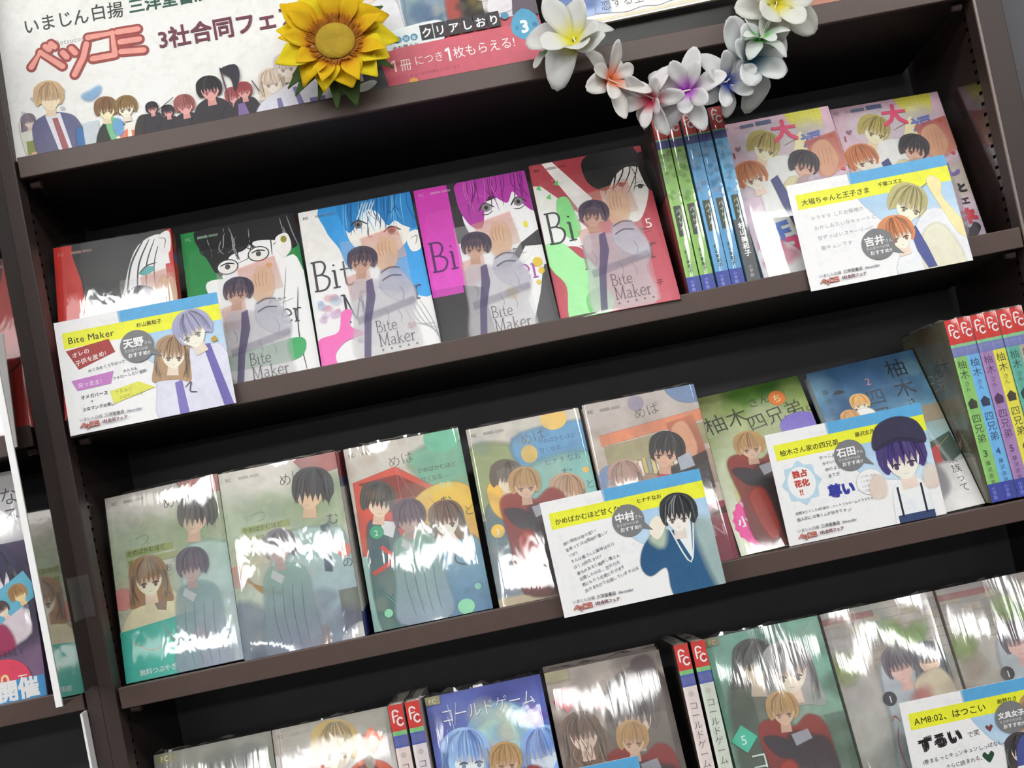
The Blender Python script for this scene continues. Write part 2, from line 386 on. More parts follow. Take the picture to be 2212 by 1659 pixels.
SERIF = {  # thin roman capitals with feet, drawn as strokes on a unit height box: (width, strokes)
 'B': (0.62, [[(0.12, 0), (0.12, 1)], [(0.02, 0), (0.4, 0.02), (0.5, 0.22), (0.36, 0.45), (0.12, 0.47)], [(0.3, 0.46), (0.55, 0.6), (0.56, 0.82), (0.38, 1), (0.02, 1)]]),
 'i': (0.3, [[(0.14, 0.4), (0.14, 1)], [(0.02, 1), (0.27, 1)], [(0.05, 0.42), (0.14, 0.4)], [(0.11, 0.2), (0.17, 0.24)]]),
 't': (0.4, [[(0.16, 0.15), (0.16, 0.9), (0.3, 1.0), (0.4, 0.93)], [(0.0, 0.42), (0.36, 0.42)]]),
 'e': (0.52, [[(0.06, 0.7), (0.46, 0.66), (0.4, 0.44), (0.22, 0.4), (0.06, 0.6), (0.08, 0.88), (0.28, 1.0), (0.48, 0.9)]]),
 'M': (0.9, [[(0.12, 0), (0.1, 1)], [(0.12, 0), (0.43, 0.95)], [(0.43, 0.95), (0.74, 0)], [(0.74, 0), (0.76, 1)], [(0.0, 1), (0.22, 1)], [(0.64, 1), (0.88, 1)], [(0.0, 0), (0.14, 0)], [(0.72, 0), (0.88, 0)]]),
 'a': (0.52, [[(0.08, 0.48), (0.24, 0.4), (0.38, 0.5), (0.38, 0.9), (0.5, 1)], [(0.38, 0.64), (0.12, 0.7), (0.06, 0.9), (0.2, 1), (0.38, 0.9)]]),
 'k': (0.56, [[(0.12, 0), (0.12, 1)], [(0.44, 0.42), (0.14, 0.72)], [(0.22, 0.66), (0.5, 1)], [(0.02, 1), (0.22, 1)], [(0.38, 1), (0.56, 1)]]),
 'r': (0.42, [[(0.12, 0.42), (0.12, 1)], [(0.12, 0.6), (0.24, 0.43), (0.4, 0.46)], [(0.02, 1), (0.25, 1)], [(0.02, 0.43), (0.12, 0.42)]]),
}
def serif(A, t, x, y, h, c, wd=0.07, a=1.0, narrow=0.85, sp=0.04):
    # y is the top of the capital
    for ch in t:
        if ch == ' ': x += 0.3*h; continue
        w_, st = SERIF[ch]
        for s in st: A.line([(x+p[0]*h*narrow, y+p[1]*h) for p in s], wd*h*(1.5 if len(s) == 2 and abs(s[0][0]-s[1][0]) < 0.05 and abs(s[0][1]-s[1][1]) > 0.5 else 1), c, a, 0.8)
        x += (w_+sp)*h*narrow
    return x
def scrawl(A, x, y, wd, c, seed, a=0.8, h=2.2, gap=2.4):
    # a run of handwriting too small to read
    rg = random.Random(seed); e = x+wd
    while x < e:
        k = rg.randint(2, 4)
        for _ in range(k):
            p = [(x+rg.uniform(0, h*0.8), y+rg.uniform(-h*0.5, h*0.5)) for _ in range(rg.choice((2, 3)))]
            A.line(p, 0.28, c, a, 0.8)
        x += gap*rg.uniform(0.85, 1.1)
def fclogo(A, x, y, w_, c='f4e4dc'):
    # the white F and C marks on the red top of a spine; w_ is the spine's width
    A.line([(x+w_*0.66, y+w_*0.28), (x+w_*0.45, y+w_*0.1), (x+w_*0.22, y+w_*0.24), (x+w_*0.22, y+w_*1.0)], w_*0.13, c, 1, 0.9)
    A.line([(x+w_*0.22, y+w_*0.55), (x+w_*0.6, y+w_*0.5)], w_*0.11, c, 1, 0.9)
    A.line([(x+w_*0.9, y+w_*0.8), (x+w_*0.7, y+w_*0.68), (x+w_*0.5, y+w_*0.85), (x+w_*0.5, y+w_*1.1), (x+w_*0.7, y+w_*1.26), (x+w_*0.92, y+w_*1.12)], w_*0.13, c, 1, 0.9)
    for k in range(5):
        t = k*2*math.pi/5; A.ell(x+w_*0.7+w_*0.09*math.cos(t), y+w_*0.97+w_*0.09*math.sin(t), w_*0.05, w_*0.05, '8c2422', n=8)
def pclogo(A, x, y, c, a=0.8, box=None):
    if box: A.rect(x-1, y-3.6, 9, 4.8, box, 0.8)
    A.text('FC', x, y, 4.6, c, a, 0.01)
    A.rect(x+12, y-3, 10, 2.8, c, a*0.45); A.rect(x+23, y-3, 9, 2.8, c, a*0.35)

# ------------------------------------------------------------------ the cover pictures
BW, BH = 112.0, 174.5
def bookmark_violet(dx=0, dy=0, seed=5):
    # clear bookmark slipped under the wrap: violet haired figure, salmon patches, thin lettering
    A = Art(BW, BH); A.at(dx, dy)
    A.al = 0.76; A.rect(36, 44, 60, 128, 'e6e2e6', 0.22, 1)
    A.poly([(56, 44), (92, 37), (96, 72), (60, 78)], 'e47c66', 0.5, 2, c2='f4c4b0')
    A.poly([(36, 84), (58, 80), (58, 104), (38, 110)], 'f0a090', 0.5, 2)
    A.blob([(40, 96), (52, 91), (66, 94), (80, 92), (94, 106), (96, 122), (90, 138), (90, 173), (36, 173), (38, 130)], 'c4c0cc', 0.6, 2, c2='dcd8da')
    A.blob([(70, 84), (82, 80), (90, 92), (97, 110), (94, 122), (80, 118), (68, 104)], 'b8b6c6', 0.75, 1.5, c2='d0ced8')
    A.blob([(70, 82), (68, 66), (72, 52), (77, 46), (80, 50), (84, 48), (87, 54), (88, 66), (84, 80)], 'e0b898', 0.8, 1)
    for k in range(4): A.line([(72+k*3.6, 50+abs(k-1.5)*2), (71+k*3.5, 60), (72+k*3.2, 68)], 0.6, 'b07858', 0.6)
    head(A, 54, 68, 13.5, '4a4058', 'd2a894', 0.15, 0, -0.5, 0.7, seed, 0.9, n=22)
    for y in (84, 93): A.line([(69, y+2), (78, y-2), (88, y)], 1.5, '4c4860', 0.8, 0.8)
    A.poly([(40, 130), (96, 119), (96, 124), (40, 136)], '7c7890', 0.4, 2.5)
    A.poly([(54, 92), (60, 90), (60, 110), (52, 136), (46, 172), (40, 172), (46, 134), (52, 108)], '4e4070', 0.85, 0.3)
    for x, y in ((44, 108), (66, 124), (84, 104), (78, 128)): A.line([(x, y), (x+3, y+9), (x+1, y+16)], 0.5, '6a6478', 0.6)
    serif(A, 'Bite', 55, 137, 12, '3a3840', 0.06, 0.9)
    serif(A, 'Maker', 56, 151, 13, '3a3840', 0.06, 0.9)
    for k in range(5): A.ell(58+k*8, 168, 1.1, 1.1, '4a4850', 0.8, n=8)
    return A
def bookmark_red(dx=0, dy=0, seed=9, al=0.86):
    # clear bookmark with a fair haired figure in a red jacket
    A = Art(BW, BH); A.al = al; A.at(dx, dy)
    A.rect(40, 52, 60, 122, 'd8d0c4', 0.12, 1)
    A.blob([(38, 84), (52, 78), (70, 88), (86, 80), (98, 90), (100, 120), (96, 172), (44, 172), (40, 120)], '8e2a24', 0.95, 1.5, c2='5a1e1c')
    A.blob([(64, 96), (84, 100), (98, 112), (96, 172), (72, 172), (66, 130)], '2e2c34', 0.85, 3)
    A.blob([(40, 92), (58, 96), (66, 112), (50, 110)], '2c2c36', 0.9, 1)
    A.poly([(66, 94), (82, 92), (84, 100), (68, 104)], 'a8aab4', 0.8, 1)
    A.blob([(48, 124), (62, 120), (64, 160), (54, 166)], 'b03a2e', 0.8, 2)
    head(A, 64, 70, 14, 'bc9660', 'd6b49c', 0.1, 0, 0.1, 0.75, seed, 0.95, n=22)
    A.line([(60, 160), (90, 168)], 0.8, '8a8078', 0.5)
    return A
def bookmark_grey(dx=0, dy=0, hair='6e6878', coat='84a4a4', coat2='a4acc0', seed=3, al=0.72):
    # clear bookmark with a grey haired figure in a teal coat
    A = Art(BW, BH); A.al = al; A.at(dx, dy)
    A.rect(36, 60, 46, 114, 'dfe0dc', 0.15, 1)
    A.blob([(40, 104), (50, 96), (66, 96), (78, 106), (80, 140), (80, 174), (34, 174), (36, 138)], coat, 0.85, 2, c2=coat2)
    head(A, 58, 78, 14.5, hair, 'c6b0aa', 0.05, 0, -0.5, 0.0, seed, 0.9, fringe=0.25, n=20)
    A.poly([(48, 98), (58, 106), (54, 112), (45, 104)], 'd2d4d6', 0.8, 0.5)
    for k in range(4): A.line([(46+k*9, 112), (44+k*9, 140), (48+k*8, 170)], 0.9, '46525c', 0.4)
    return A

def cover_red():
    A = Art(BW, BH, 'f0eeec'); A.rect(0, 0, 60, BH, 'c8322c'); A.rect(98, 0, 14, 60, 'c02c28')
    A.blob([(22, -6), (100, -8), (108, 2), (92, 14), (70, 36), (58, 70), (44, 94), (30, 78), (24, 40)], '16161a')
    A.blob([(76, 18), (98, 4), (106, 14), (108, 40), (112, 100), (112, 174), (60, 174), (56, 110), (60, 70)], 'e8e6e4', soft=0.5)
    for k in range(4): A.line([(86+k*5, 6+k), (72+k*7, 30+k*2), (66+k*9, 58+k*4)], 1.9-k*0.3, '1a1a1e', 0.95)
    A.line([(104, 60), (98, 90), (88, 110)], 1.6, '26262a'); A.line([(100, 50), (106, 64), (112, 70)], 0.6, '55555a')
    A.blob([(98, 8), (110, 2), (110, 22), (102, 26)], 'dedcda'); A.line([(100, 8), (106, 10), (104, 20)], 0.8, '333338')
    A.ell(86, 40, 7, 3.6, '52a8a8', 0.9, 0.5, -0.3); A.line([(78, 42), (86, 35), (96, 33)], 1.4, '222226')
    A.rect(104, 36, 8, 22, 'b83038')
    for k in range(12): A.line([(30+k*3, 60), (28+k*3, 84), (32+k*2.6, 100)], 1.2, '1a1418', 0.8)
    A.blob([(40, 96), (56, 88), (66, 96), (64, 112), (42, 112)], 'ece8e6'); A.ell(55, 98, 3, 3, '222222')
    A.line([(12, 100), (8, 110), (20, 118)], 2, '301416'); pclogo(A, 4, 10, 'e6b0a4')
    return A
def cover_green():
    A = Art(BW, BH, 'e6e6e2'); A.rect(0, 0, BW, 66, '1c7c3e'); A.poly([(0, 60), (34, 60), (24, 84), (16, 110), (14, 174), (0, 174)], '1c7c3e')
    A.blob([(20, 60), (52, 60), (92, 50), (110, 60), (116, 180), (10, 180), (16, 110), (22, 84)], 'e8e8e4', soft=0.4)
    A.blob([(34, 36), (58, 26), (88, 22), (100, 36), (90, 66), (64, 88), (46, 80), (36, 62)], 'eceae6')
    rg = random.Random(4)
    A.blob([(18, -4), (112, -6), (114, 30), (104, 40), (92, 28), (70, 24), (58, 32), (44, 36), (34, 56), (24, 38)], '141416')
    for k in range(40):
        x = rg.uniform(22, 108); A.line([(x, rg.uniform(0, 20)), (x+rg.uniform(-8, 4), 24), (x+rg.uniform(-12, 8), rg.uniform(28, 44))], 1.1, '141416' if k % 4 else '8a8a90', 0.9)
    for x, y in ((41, 47), (72, 39)):
        A.ell(x, y, 10.5, 8.5, '2a2a2e'); A.ell(x, y, 9.4, 7.4, 'dcdad6'); A.line([(x-7, y-2), (x, y-4), (x+7, y-2)], 1.6, '202024'); A.ell(x, y, 2.6, 3, '4a4448')
    A.line([(51, 45), (62, 42)], 1.3, '2a2a2e'); A.blob([(90, 26), (102, 22), (104, 40), (94, 48)], 'e0dcd8'); A.ell(98, 28, 3, 4, '8a8430'); A.ell(80, 54, 3, 3, 'd8b43a')
    A.line([(96, 60), (90, 90), (84, 118)], 0.5, '55555a'); A.line([(104, 84), (98, 130), (100, 174)], 1.0, '3a3a40'); A.line([(70, 100), (60, 140)], 0.5, '77777a')
    A.blob([(10, 146), (60, 140), (100, 138), (96, 158), (60, 160), (14, 156)], '3c9c60'); A.poly([(0, 166), (24, 160), (40, 174), (0, 174)], '2a8a4c')
    serif(A, 'er', 84, 96, 24, '3c3c42', 0.06); A.text('メーカー', 74, 96, 4.5, '333338', 1, 0.02, rot=-0.1); A.line([(80, 99), (98, 95)], 0.8, '333338')
    pclogo(A, 4, 10, 'a8d0b0')
    return A
def cover_blue():
    A = Art(BW, BH, 'dcdad6'); A.rect(0, 62, BW, 112, 'eceeee')
    A.blob([(26, -4), (114, -6), (116, 112), (90, 112), (62, 100), (40, 74), (34, 50), (24, 26)], '2a86c4', c2='3a9ad8')
    A.blob([(46, 22), (60, 12), (84, 10), (104, 30), (100, 54), (84, 66), (66, 64), (50, 52), (44, 36)], 'e2ded8', soft=0.4)
    A.blob([(44, 54), (70, 62), (76, 90), (60, 100), (44, 84)], 'e8e4e0')
    rg = random.Random(6)
    A.blob([(44, -2), (112, -4), (112, 40), (100, 38), (92, 30), (84, 34), (76, 16), (66, 12), (56, 24), (46, 34), (40, 18)], '2378b4')
    for k in range(34):
        x = rg.uniform(44, 110); A.line([(x, 0), (x-2, 14), (x+rg.uniform(-8, 4), rg.uniform(20, 40))], 1.0, '1c5e94' if k % 3 else '6ab4e0', 0.8)
    for k in range(5): A.line([(64+k*3, 2), (58+k*3, 16), (54+k*5, 24)], 1.2, 'd6e2ea', 0.8)
    for x, y in ((56, 26), (87, 40)):
        A.line([(x-8, y+1), (x, y-4), (x+9, y+2)], 1.6, '2a2a30'); A.ell(x, y+1, 4, 4, '6a6468'); A.ell(x, y+1, 1.6, 2, '1c1c20'); A.line([(x-7, y+4), (x+6, y+6)], 0.7, '444448')
    A.line([(66, 32), (64, 42), (68, 44)], 0.8, '55504e'); A.blob([(100, 50), (112, 46), (112, 66), (102, 68)], 'e4e0da'); A.line([(103, 54), (110, 52), (107, 62)], 0.7, '4a4a4e')
    serif(A, 'Bit', 4, 60, 32, '3c3c42', 0.06); serif(A, 'M', 28, 102, 30, '34343a', 0.06); serif(A, 'er', 84, 96, 25, '3a4a60', 0.06)
    for k, c in enumerate(('e8a0b0', 'b0c4e0', 'e0b0c0', 'd4b4d8')): wash(A, [c], 3, k, 6, 96+k*7, 24, 104+k*7, 2, 4, 0.6)
    A.blob([(0, 146), (20, 140), (26, 120), (36, 120), (32, 136), (44, 146), (24, 152), (14, 166), (30, 178), (-4, 178)], 'f06cb0')
    A.blob([(16, 160), (34, 152), (44, 166), (30, 178), (16, 174)], 'ececea')
    for k in range(5): A.line([(84+k*4, 122), (92+k*4, 146), (112, 150+k*6)], 0.5, '77777c', 0.8)
    A.text('杉', 36, 156, 6, '333333'); A.text('半', 84, 152, 9, 'a83a3a', 1, 0.02)
    pclogo(A, 4, 10, '6a6a70')
    return A
def cover_magenta():
    A = Art(BW, BH, 'e8e8e6'); A.rect(0, 0, 34, 122, 'b42c98', c2='d048b8'); A.rect(33, 0, 80, 70, '232024')
    A.blob([(44, 36), (70, 28), (108, 24), (114, 60), (100, 96), (80, 104), (60, 84), (48, 66)], 'e8e4e2', soft=0.3)
    A.blob([(44, 0), (80, -6), (112, -2), (114, 46), (104, 40), (96, 22), (88, 34), (74, 22), (66, 34), (60, 56), (50, 54), (42, 36), (40, 16)], 'a02c92')
    rg = random.Random(8)
    for k in range(26):
        x = rg.uniform(46, 108); A.line([(x, 0), (x-1, 14), (x+rg.uniform(-8, 8), rg.uniform(20, 44))], 0.9, '6c1a68' if k % 4 else 'd070c4', 0.7)
    for x, y in ((67, 35), (99, 35)):
        A.line([(x-8, y+3), (x-1, y-5), (x+8, y+1)], 2.0, '2a2428'); A.ell(x, y, 4.4, 4.8, 'c8c4c0'); A.ell(x, y, 4.4, 4.8, '55505a', 0.5); A.ell(x, y, 1.8, 2.4, '1c181c')
        A.line([(x-6, y+7), (x, y+8), (x+6, y+5)], 1.0, '3a3438', 0.8)
    A.line([(84, 70), (94, 66)], 0.7, '6a6462'); A.ell(101, 62, 2.2, 4, 'd8d040')
    A.poly([(112, 70), (114, 88), (96, 86), (88, 98), (72, 110), (60, 104), (80, 96), (92, 82)], '3a383c')
    A.poly([(0, 118), (30, 116), (48, 122), (52, 174), (0, 174)], '2a282c'); A.blob([(112, 110), (100, 140), (88, 178), (116, 178)], '4a4a4e')
    A.rect(0, 116, 30, 8, 'b83ca4')
    serif(A, 'Bi', 4, 64, 32, '4a1c58', 0.06); serif(A, 'k', 72, 98, 24, '6a6068', 0.05, 0.5); serif(A, 'er', 84, 96, 26, '9a4aa0', 0.06)
    for x, y, r in ((104, 106, 5), (106, 116, 3), (101, 128, 2), (74, 134, 6), (70, 112, 5)): A.ell(x, y, r*0.8, r, 'e2c034', 0.85, 1)
    A.text('メーカー', 72, 90, 5.2, '333338', 1, 0.02); A.line([(72, 94), (96, 93)], 0.8, '333338')
    pclogo(A, 4, 9, 'e8a8dc')
    return A
def cover_crimson():
    A = Art(BW, BH, 'a83c46', base=0); A.rect(0, 0, BW, BH, '9c3840', c2='b84c5c')
    A.poly([(12, -2), (22, -2), (54, 50), (40, 62)], 'dcd8d4'); A.poly([(0, 24), (8, 26), (40, 66), (26, 84), (0, 60)], 'd8d8d2')
    A.blob([(-2, 56), (18, 58), (34, 70), (44, 86), (40, 110), (30, 100), (10, 96), (-2, 92)], 'e2e2dc')
    A.blob([(20, 46), (30, 44), (34, 62), (36, 84), (26, 90), (18, 74)], '7cc87c', soft=0.5)
    A.blob([(-4, 96), (14, 92), (30, 112), (42, 124), (46, 176), (10, 178), (12, 140), (2, 120)], '9ce09c', soft=0.5)
    for p in ((2, 28), (20, 26), (10, 40)): A.poly([(p[0], p[1]), (p[0]+5, p[1]-4), (p[0]+5, p[1]+3)], '5cb860')
    A.blob([(28, 154), (44, 146), (52, 162), (46, 172), (36, 164), (28, 172)], '66c468')
    A.blob([(66, 30), (90, 20), (108, 24), (110, 44), (104, 66), (92, 84), (76, 78), (64, 58)], 'd8d4ce', soft=0.3)
    A.blob([(52, 6), (70, -4), (98, -6), (108, 10), (112, 34), (104, 24), (92, 22), (80, 30), (70, 44), (60, 40), (52, 28)], '101012')
    A.blob([(104, 14), (114, 10), (114, 50), (108, 48)], '1a1012')
    for k in range(6): A.line([(74+k*5, 10), (68+k*7, 26), (62+k*5, 44+(k % 3)*5)], 2.0-k*0.2, '101012', 0.95)
    A.line([(96, 18), (100, 34), (94, 52)], 0.8, '101012')
    for x, y in ((84, 40), (102, 46)): A.line([(x-6, y-4), (x+6, y-5)], 1.2, '1c1c1e'); A.line([(x-5, y), (x, y-1.5), (x+5, y+1)], 1.4, '202022'); A.ell(x, y+1, 2.6, 2, '4a4846')
    A.line([(78, 64), (92, 66)], 0.7, '3a3838'); A.line([(66, 44), (76, 44), (78, 62), (66, 70)], 0.6, '4a4846')
    serif(A, 'Bi', 4, 58, 34, '2e3a34', 0.06); serif(A, 'Maker', 32, 100, 26, '7a3440', 0.055, 0.6); serif(A, 'ker', 68, 100, 26, '6a2430', 0.06, 0.8)
    A.text('メーカー', 82, 96, 4.5, '5a1c24', 1, 0.02); A.line([(84, 99), (102, 98)], 0.8, '5a1c24'); A.text('5', 97, 94, 15, 'ead4d0')
    A.text('子', 94, 156, 7, '6a2228')
    wash(A, ['e8d0d0'], 26, 3, 4, 6, 108, 168, 0.25, 0.5, 0.9); pclogo(A, 4, 9, '6a2228')
    return A
def cover_pink(second=False):
    A = Art(BW, BH, 'd9bcc8'); A.rect(0, 0, BW, BH, 'd2aebc', c2='d8ccd8')
    A.poly([(66, 0), (104, 0), (100, 24), (82, 30), (70, 14)], 'd2cc4e')
    for k in range(8): A.line([(66+k*5, 0), (66+k*5, 28)], 0.4, 'a8a43a', 0.6); A.line([(66, k*3.5), (104, k*3.5)], 0.4, 'a8a43a', 0.6)
    wash(A, ['e8dce4', 'dcc4dc', 'e0d8b8'], 16, 12, 0, 20, 112, 174, 8, 18, 0.5)
    A.rect(20, 4, 14, 4, '6a7494', 0.9); A.rect(36, 3, 16, 5, '5a6488', 0.9)
    A.blob([(24, 52), (50, 46), (70, 56), (74, 90), (56, 136), (26, 136), (22, 90)], 'dcdcd8', soft=2); A.blob([(44, 84), (60, 74), (62, 120), (46, 130)], 'd8d0a4', 0.9, 2)
    A.line([(56, 36), (66, 32), (74, 30)], 1, '7a6454'); A.blob([(72, 28), (78, 25), (80, 44), (68, 54), (64, 48)], 'e6d6a6', soft=0.5)
    head(A, 37, 31, 15, 'b0a058', 'ead9b8', 0.5, 0, 0.9, 0.8, 21, fringe=0.1)
    head(A, 17, 62, 15, 'c87a4a', 'f0dac8', -0.15, 0, 0.4, 0.8, 22, n=24)
    A.poly([(34, 70), (42, 66), (48, 94), (54, 124), (44, 126), (38, 98)], '3c4474')
    A.text('大', 48, 28, 26, 'd2466a', 1, 0.03, rot=0.05); A.text('福', 76, 46, 23, '6272b4', 1, 0.014, rot=-0.12)
    A.text('王', 18, 138, 24, '5c78c0', 1, 0.06, rot=-0.15); A.text('子', 30, 154, 24, 'e05a80', 1, 0.06, rot=-0.1)
    A.text('ぺ', 95, 74, 14, 'd04a62', 1, 0.05); A.text('し', 92, 96, 16, '7468a8', 1, 0.06)
    A.text('と', 98, 116, 11, '2e2830', 1, 0.05); A.text('エ', 98, 130, 9, '3a323a', 1, 0.04); A.text('ネ', 92, 150, 18, 'cc3a4c', 1, 0.06)
    heart(A, 98, 160, 11, '2c282c'); heart(A, 12, 30, 3, '8a6878'); heart(A, 104, 34, 2.4, '8a6878')
    A.text('✦', 92, 156, 5, '3a343a'); A.text('1', 4, 40, 9, '8a2a3a', 1, 0.03)
    A.blob([(0, 146), (20, 134), (40, 150), (46, 178), (0, 178)], 'e2e0e0', soft=1); wash(A, ['e26a88'], 6, 5, 4, 128, 44, 160, 4, 8, 0.7)
    pclogo(A, 2, 8, '8a7484', 0.5)
    return A
def heart(A, x, y, r, c, a=1):
    A.poly(cat([(x, y-0.35*r), (x+0.55*r, y-0.85*r), (x+1.0*r, y-0.35*r), (x+0.6*r, y+0.35*r), (x, y+0.95*r), (x-0.6*r, y+0.35*r), (x-1.0*r, y-0.35*r), (x-0.55*r, y-0.85*r)], 4), c, a)
def bookmark_pinkred():
    A = Art(BW, BH); A.al = 0.85; A.at(0, -10)
    A.poly([(78, 46), (110, 40), (112, 78), (84, 92)], 'c65a44', 0.75, 2, c2='e0a488'); A.blob([(82, 56), (98, 48), (104, 72), (88, 88)], 'dca888', 0.9, 1)
    for k in range(4): A.line([(88+k*4, 56), (86+k*4, 76)], 0.7, 'a06044', 0.7)
    head(A, 70, 70, 14, '35303a', 'dcb098', 0.4, 0, 0.6, 0.8, 31, n=22)
    A.blob([(56, 92), (84, 88), (96, 104), (92, 174), (48, 174)], 'b8a8b8', 0.55, 2); A.poly([(62, 108), (67, 106), (62, 140), (52, 174), (46, 174), (56, 138)], '5a4a86', 0.85)
    return A

def base_green(A):
    A.rect(0, 0, BW, BH, 'd4cec6', c2='d0d8cc')
    wash(A, ['bccca8', 'b0c498', 'c4d4b8'], 18, 41, 8, 30, 112, 80, 8, 18, 0.5); wash(A, ['e0d4b4', 'd8dcc0', 'c8d8c4'], 14, 42, 0, 80, 90, 130, 8, 16, 0.6)
    A.blob([(74, -6), (118, -6), (118, 12), (94, 16), (78, 8)], 'b47470', 0.9, 1)
    A.text('めば', 56, 22, 13, '4a4a46', 1, -0.012, jit=0.05, rot=-0.12); A.line([(20, 26), (20, 56)], 0.5, '8a8a7c'); A.text('つ', 24, 52, 16, '8e9282', 1, -0.015)
    A.rect(14, 54, 46, 7, '9aa868', 0.8); A.rect(14, 63, 52, 6, 'a4ae74', 0.8)
    A.text('かめばかむほど', 15, 59, 5.4, '4e5a34', 1, 0.01); A.text('甘くなる', 15, 68, 5.2, '4e5a34', 1, 0.01); A.line([(30, 70), (66, 69)], 0.6, '5a6248'); A.text('ヒナチなお', 16, 80, 7.6, '5a5a50', 1, 0, sp=0.1)
    pclogo(A, 6, 9, '8a8a86', 0.7); A.ell(6, 98, 10, 10, 'd89088', 0.8, 1)
def cover_greenA():
    A = Art(BW, BH, 'ccc6bc'); base_green(A)
    A.blob([(70, 72), (84, 62), (106, 66), (116, 80), (116, 178), (72, 178), (66, 120)], 'a4c0b4', soft=3, c2='b0bac8')
    head(A, 88, 33, 18, '4c4a4c', 'd0b49c', 0.15, 0, -0.8, 0, 51, fringe=0.3, n=30)
    A.blob([(18, 106), (38, 98), (58, 104), (68, 134), (4, 134)], 'd8d0ac', soft=2); A.poly([(34, 104), (50, 100), (46, 116), (38, 114)], '8a7464')
    head(A, 33, 82, 17, '96724e', 'efd8c0', 0.0, 0.55, 0.1, 0.85, 52, n=30)
    return A
def obi_teal():
    A = Art(BW, BH); A.poly([(0, 128), (72, 122), (72, 174.5), (0, 174.5)], '3fa898', 1, c2='48b4a4')
    for p in ([(10, 138), (30, 150), (46, 140)], [(40, 126), (52, 146), (68, 150)]): A.line(p, 1.2, 'b09484', 0.7)
    A.ell(74, 148, 9, 9, 'd48a84', 0.9); A.text('無料つぶやき', 14, 170, 6, 'cfe4dc', 0.9, 0.02); A.line([(60, 130), (80, 128)], 0.8, 'c8e8e0')
    return A
def cover_greenB():
    A = Art(BW, BH, 'ccc6bc'); base_green(A); A.rect(0, 90, BW, BH-90, 'b8c8bc', 0.3)
    A.blob([(44, 80), (62, 68), (92, 70), (108, 84), (116, 178), (20, 178), (30, 130)], '9cb8b0', soft=3, c2='949eb4'); A.blob([(0, 128), (30, 140), (60, 178), (0, 178)], '808c9c', 0.8, 5)
    head(A, 86, 31, 18, '403e40', 'd8b898', 0.15, 0, -0.8, 0, 53, fringe=0.3, n=30)
    for k in range(14): A.line([(6+k, 84+k*2), (10+k*1.4, 100+k*1.4), (20+k*2, 108+k)], 1.3, 'b08a4c' if k % 2 else '866234', 0.9)
    A.poly([(88, 66), (96, 64), (92, 110), (86, 108)], '38465c', 0.6, 1); A.text('む', 94, 66, 12, '3a3e44', 1, -0.01); A.text('の', 102, 108, 11, '3a424a', 1, -0.012)
    A.ell(106, 92, 6.5, 6.5, 'e08072'); A.text('1', 104.5, 95.5, 8, 'f4dcd6'); A.rect(96, 128, 18, 46, '70706c', 0.7, 2); A.blob([(94, 168), (112, 160), (114, 178), (94, 178)], 'dcdcd8', 0.9, 1)
    A.blob([(60, 164), (78, 158), (78, 176), (60, 176)], 'c8a088', 0.6, 2)
    wash(A, ['7c88a0', '8494a4', '6a6c8c'], 12, 55, 10, 130, 100, 174, 6, 14, 0.4)
    return A
def cover_umbrella():
    A = Art(BW, BH, 'c4beb4'); A.rect(0, 0, BW, 46, 'c8c2b8'); A.rect(0, 100, BW, 74.5, '9cbcb4', c2='90b4ac')
    A.blob([(64, 20), (112, 16), (116, 70), (90, 60), (70, 40)], '7cb498', 0.9, 4); A.ell(94, 6, 17, 15, '6cb896')
    A.poly([(4, 34), (46, 26), (84, 56), (62, 66), (30, 104), (2, 104)], 'c84c38', soft=1); A.poly([(8, 36), (46, 34), (74, 54), (50, 66), (30, 50)], '8a3c34', 0.7, 1)
    for p in ((46, 66), (60, 60)): A.line([(46, 28), p], 0.8, 'e08878')
    A.blob([(50, 74), (70, 54), (100, 52), (116, 70), (116, 130), (96, 126), (76, 92)], 'e2c054', soft=1, c2='e09c3c'); A.line([(72, 60), (88, 96), (78, 150)], 1.0, 'b88a3c')
    A.text('めば', 40, 26, 13, '55554f', 1, -0.012, rot=-0.12); A.line([(14, 32), (14, 60)], 0.5, '77584c')
    A.text('かめばかむほど', 66, 36, 5.4, '5e6a5c', 1, 0.01); A.text('甘くなる', 68, 45, 5.2, '4a7a64', 1, 0.01); A.line([(66, 47), (102, 43)], 0.5, '566a5c'); A.text('なお', 84, 54, 6.5, 'bcdcc8')
    A.text('む', 82, 72, 12, '4a5a30'); A.text('ど', 102, 84, 11, '5a5a30', 1, -0.01); A.text('ほ', 84, 92, 12, '6a5a30', 1, -0.01)
    A.blob([(10, 84), (24, 76), (38, 92), (46, 176), (10, 176)], '445460', soft=2, c2='4a746c'); A.poly([(24, 74), (38, 78), (32, 92), (22, 86)], 'd8dadc')
    head(A, 24, 54, 15.5, '4a443e', 'e8c8b0', 0.25, 0, 0.7, 0, 61, n=26, fringe=0.2); A.line([(20, 98), (28, 112), (8, 122)], 4, 'c84438', 0.9, 0.9)
    A.blob([(64, 114), (76, 104), (96, 102), (112, 116), (116, 178), (72, 178)], '7ca4b4', soft=2, c2='54789c'); A.poly([(74, 106), (90, 104), (84, 120)], 'e0e4e4')
    head(A, 85, 84, 15.5, '7a5e50', 'f4dccc', 0.0, 0.5, -0.2, 0.85, 62, n=28)
    A.line([(92, 104), (86, 124), (96, 130)], 1.5, '4a5c60'); A.ell(18, 84, 6.5, 6.5, '3c9c74'); A.text('2', 15.5, 87.5, 8, 'cfe8dc'); A.ell(88, 168, 8, 7, '8cd0a8'); A.ell(16, 160, 4, 4, '8cd0a8'); A.ell(102, 152, 3, 3, '9cdcc0', 0.8)
    for k in range(5): A.line([(14+k*4, 140), (30+k*3, 160), (34+k*5, 170)], 0.7, '8cc8b4', 0.6)
    pclogo(A, 4, 9, '77746c', 0.8)
    return A
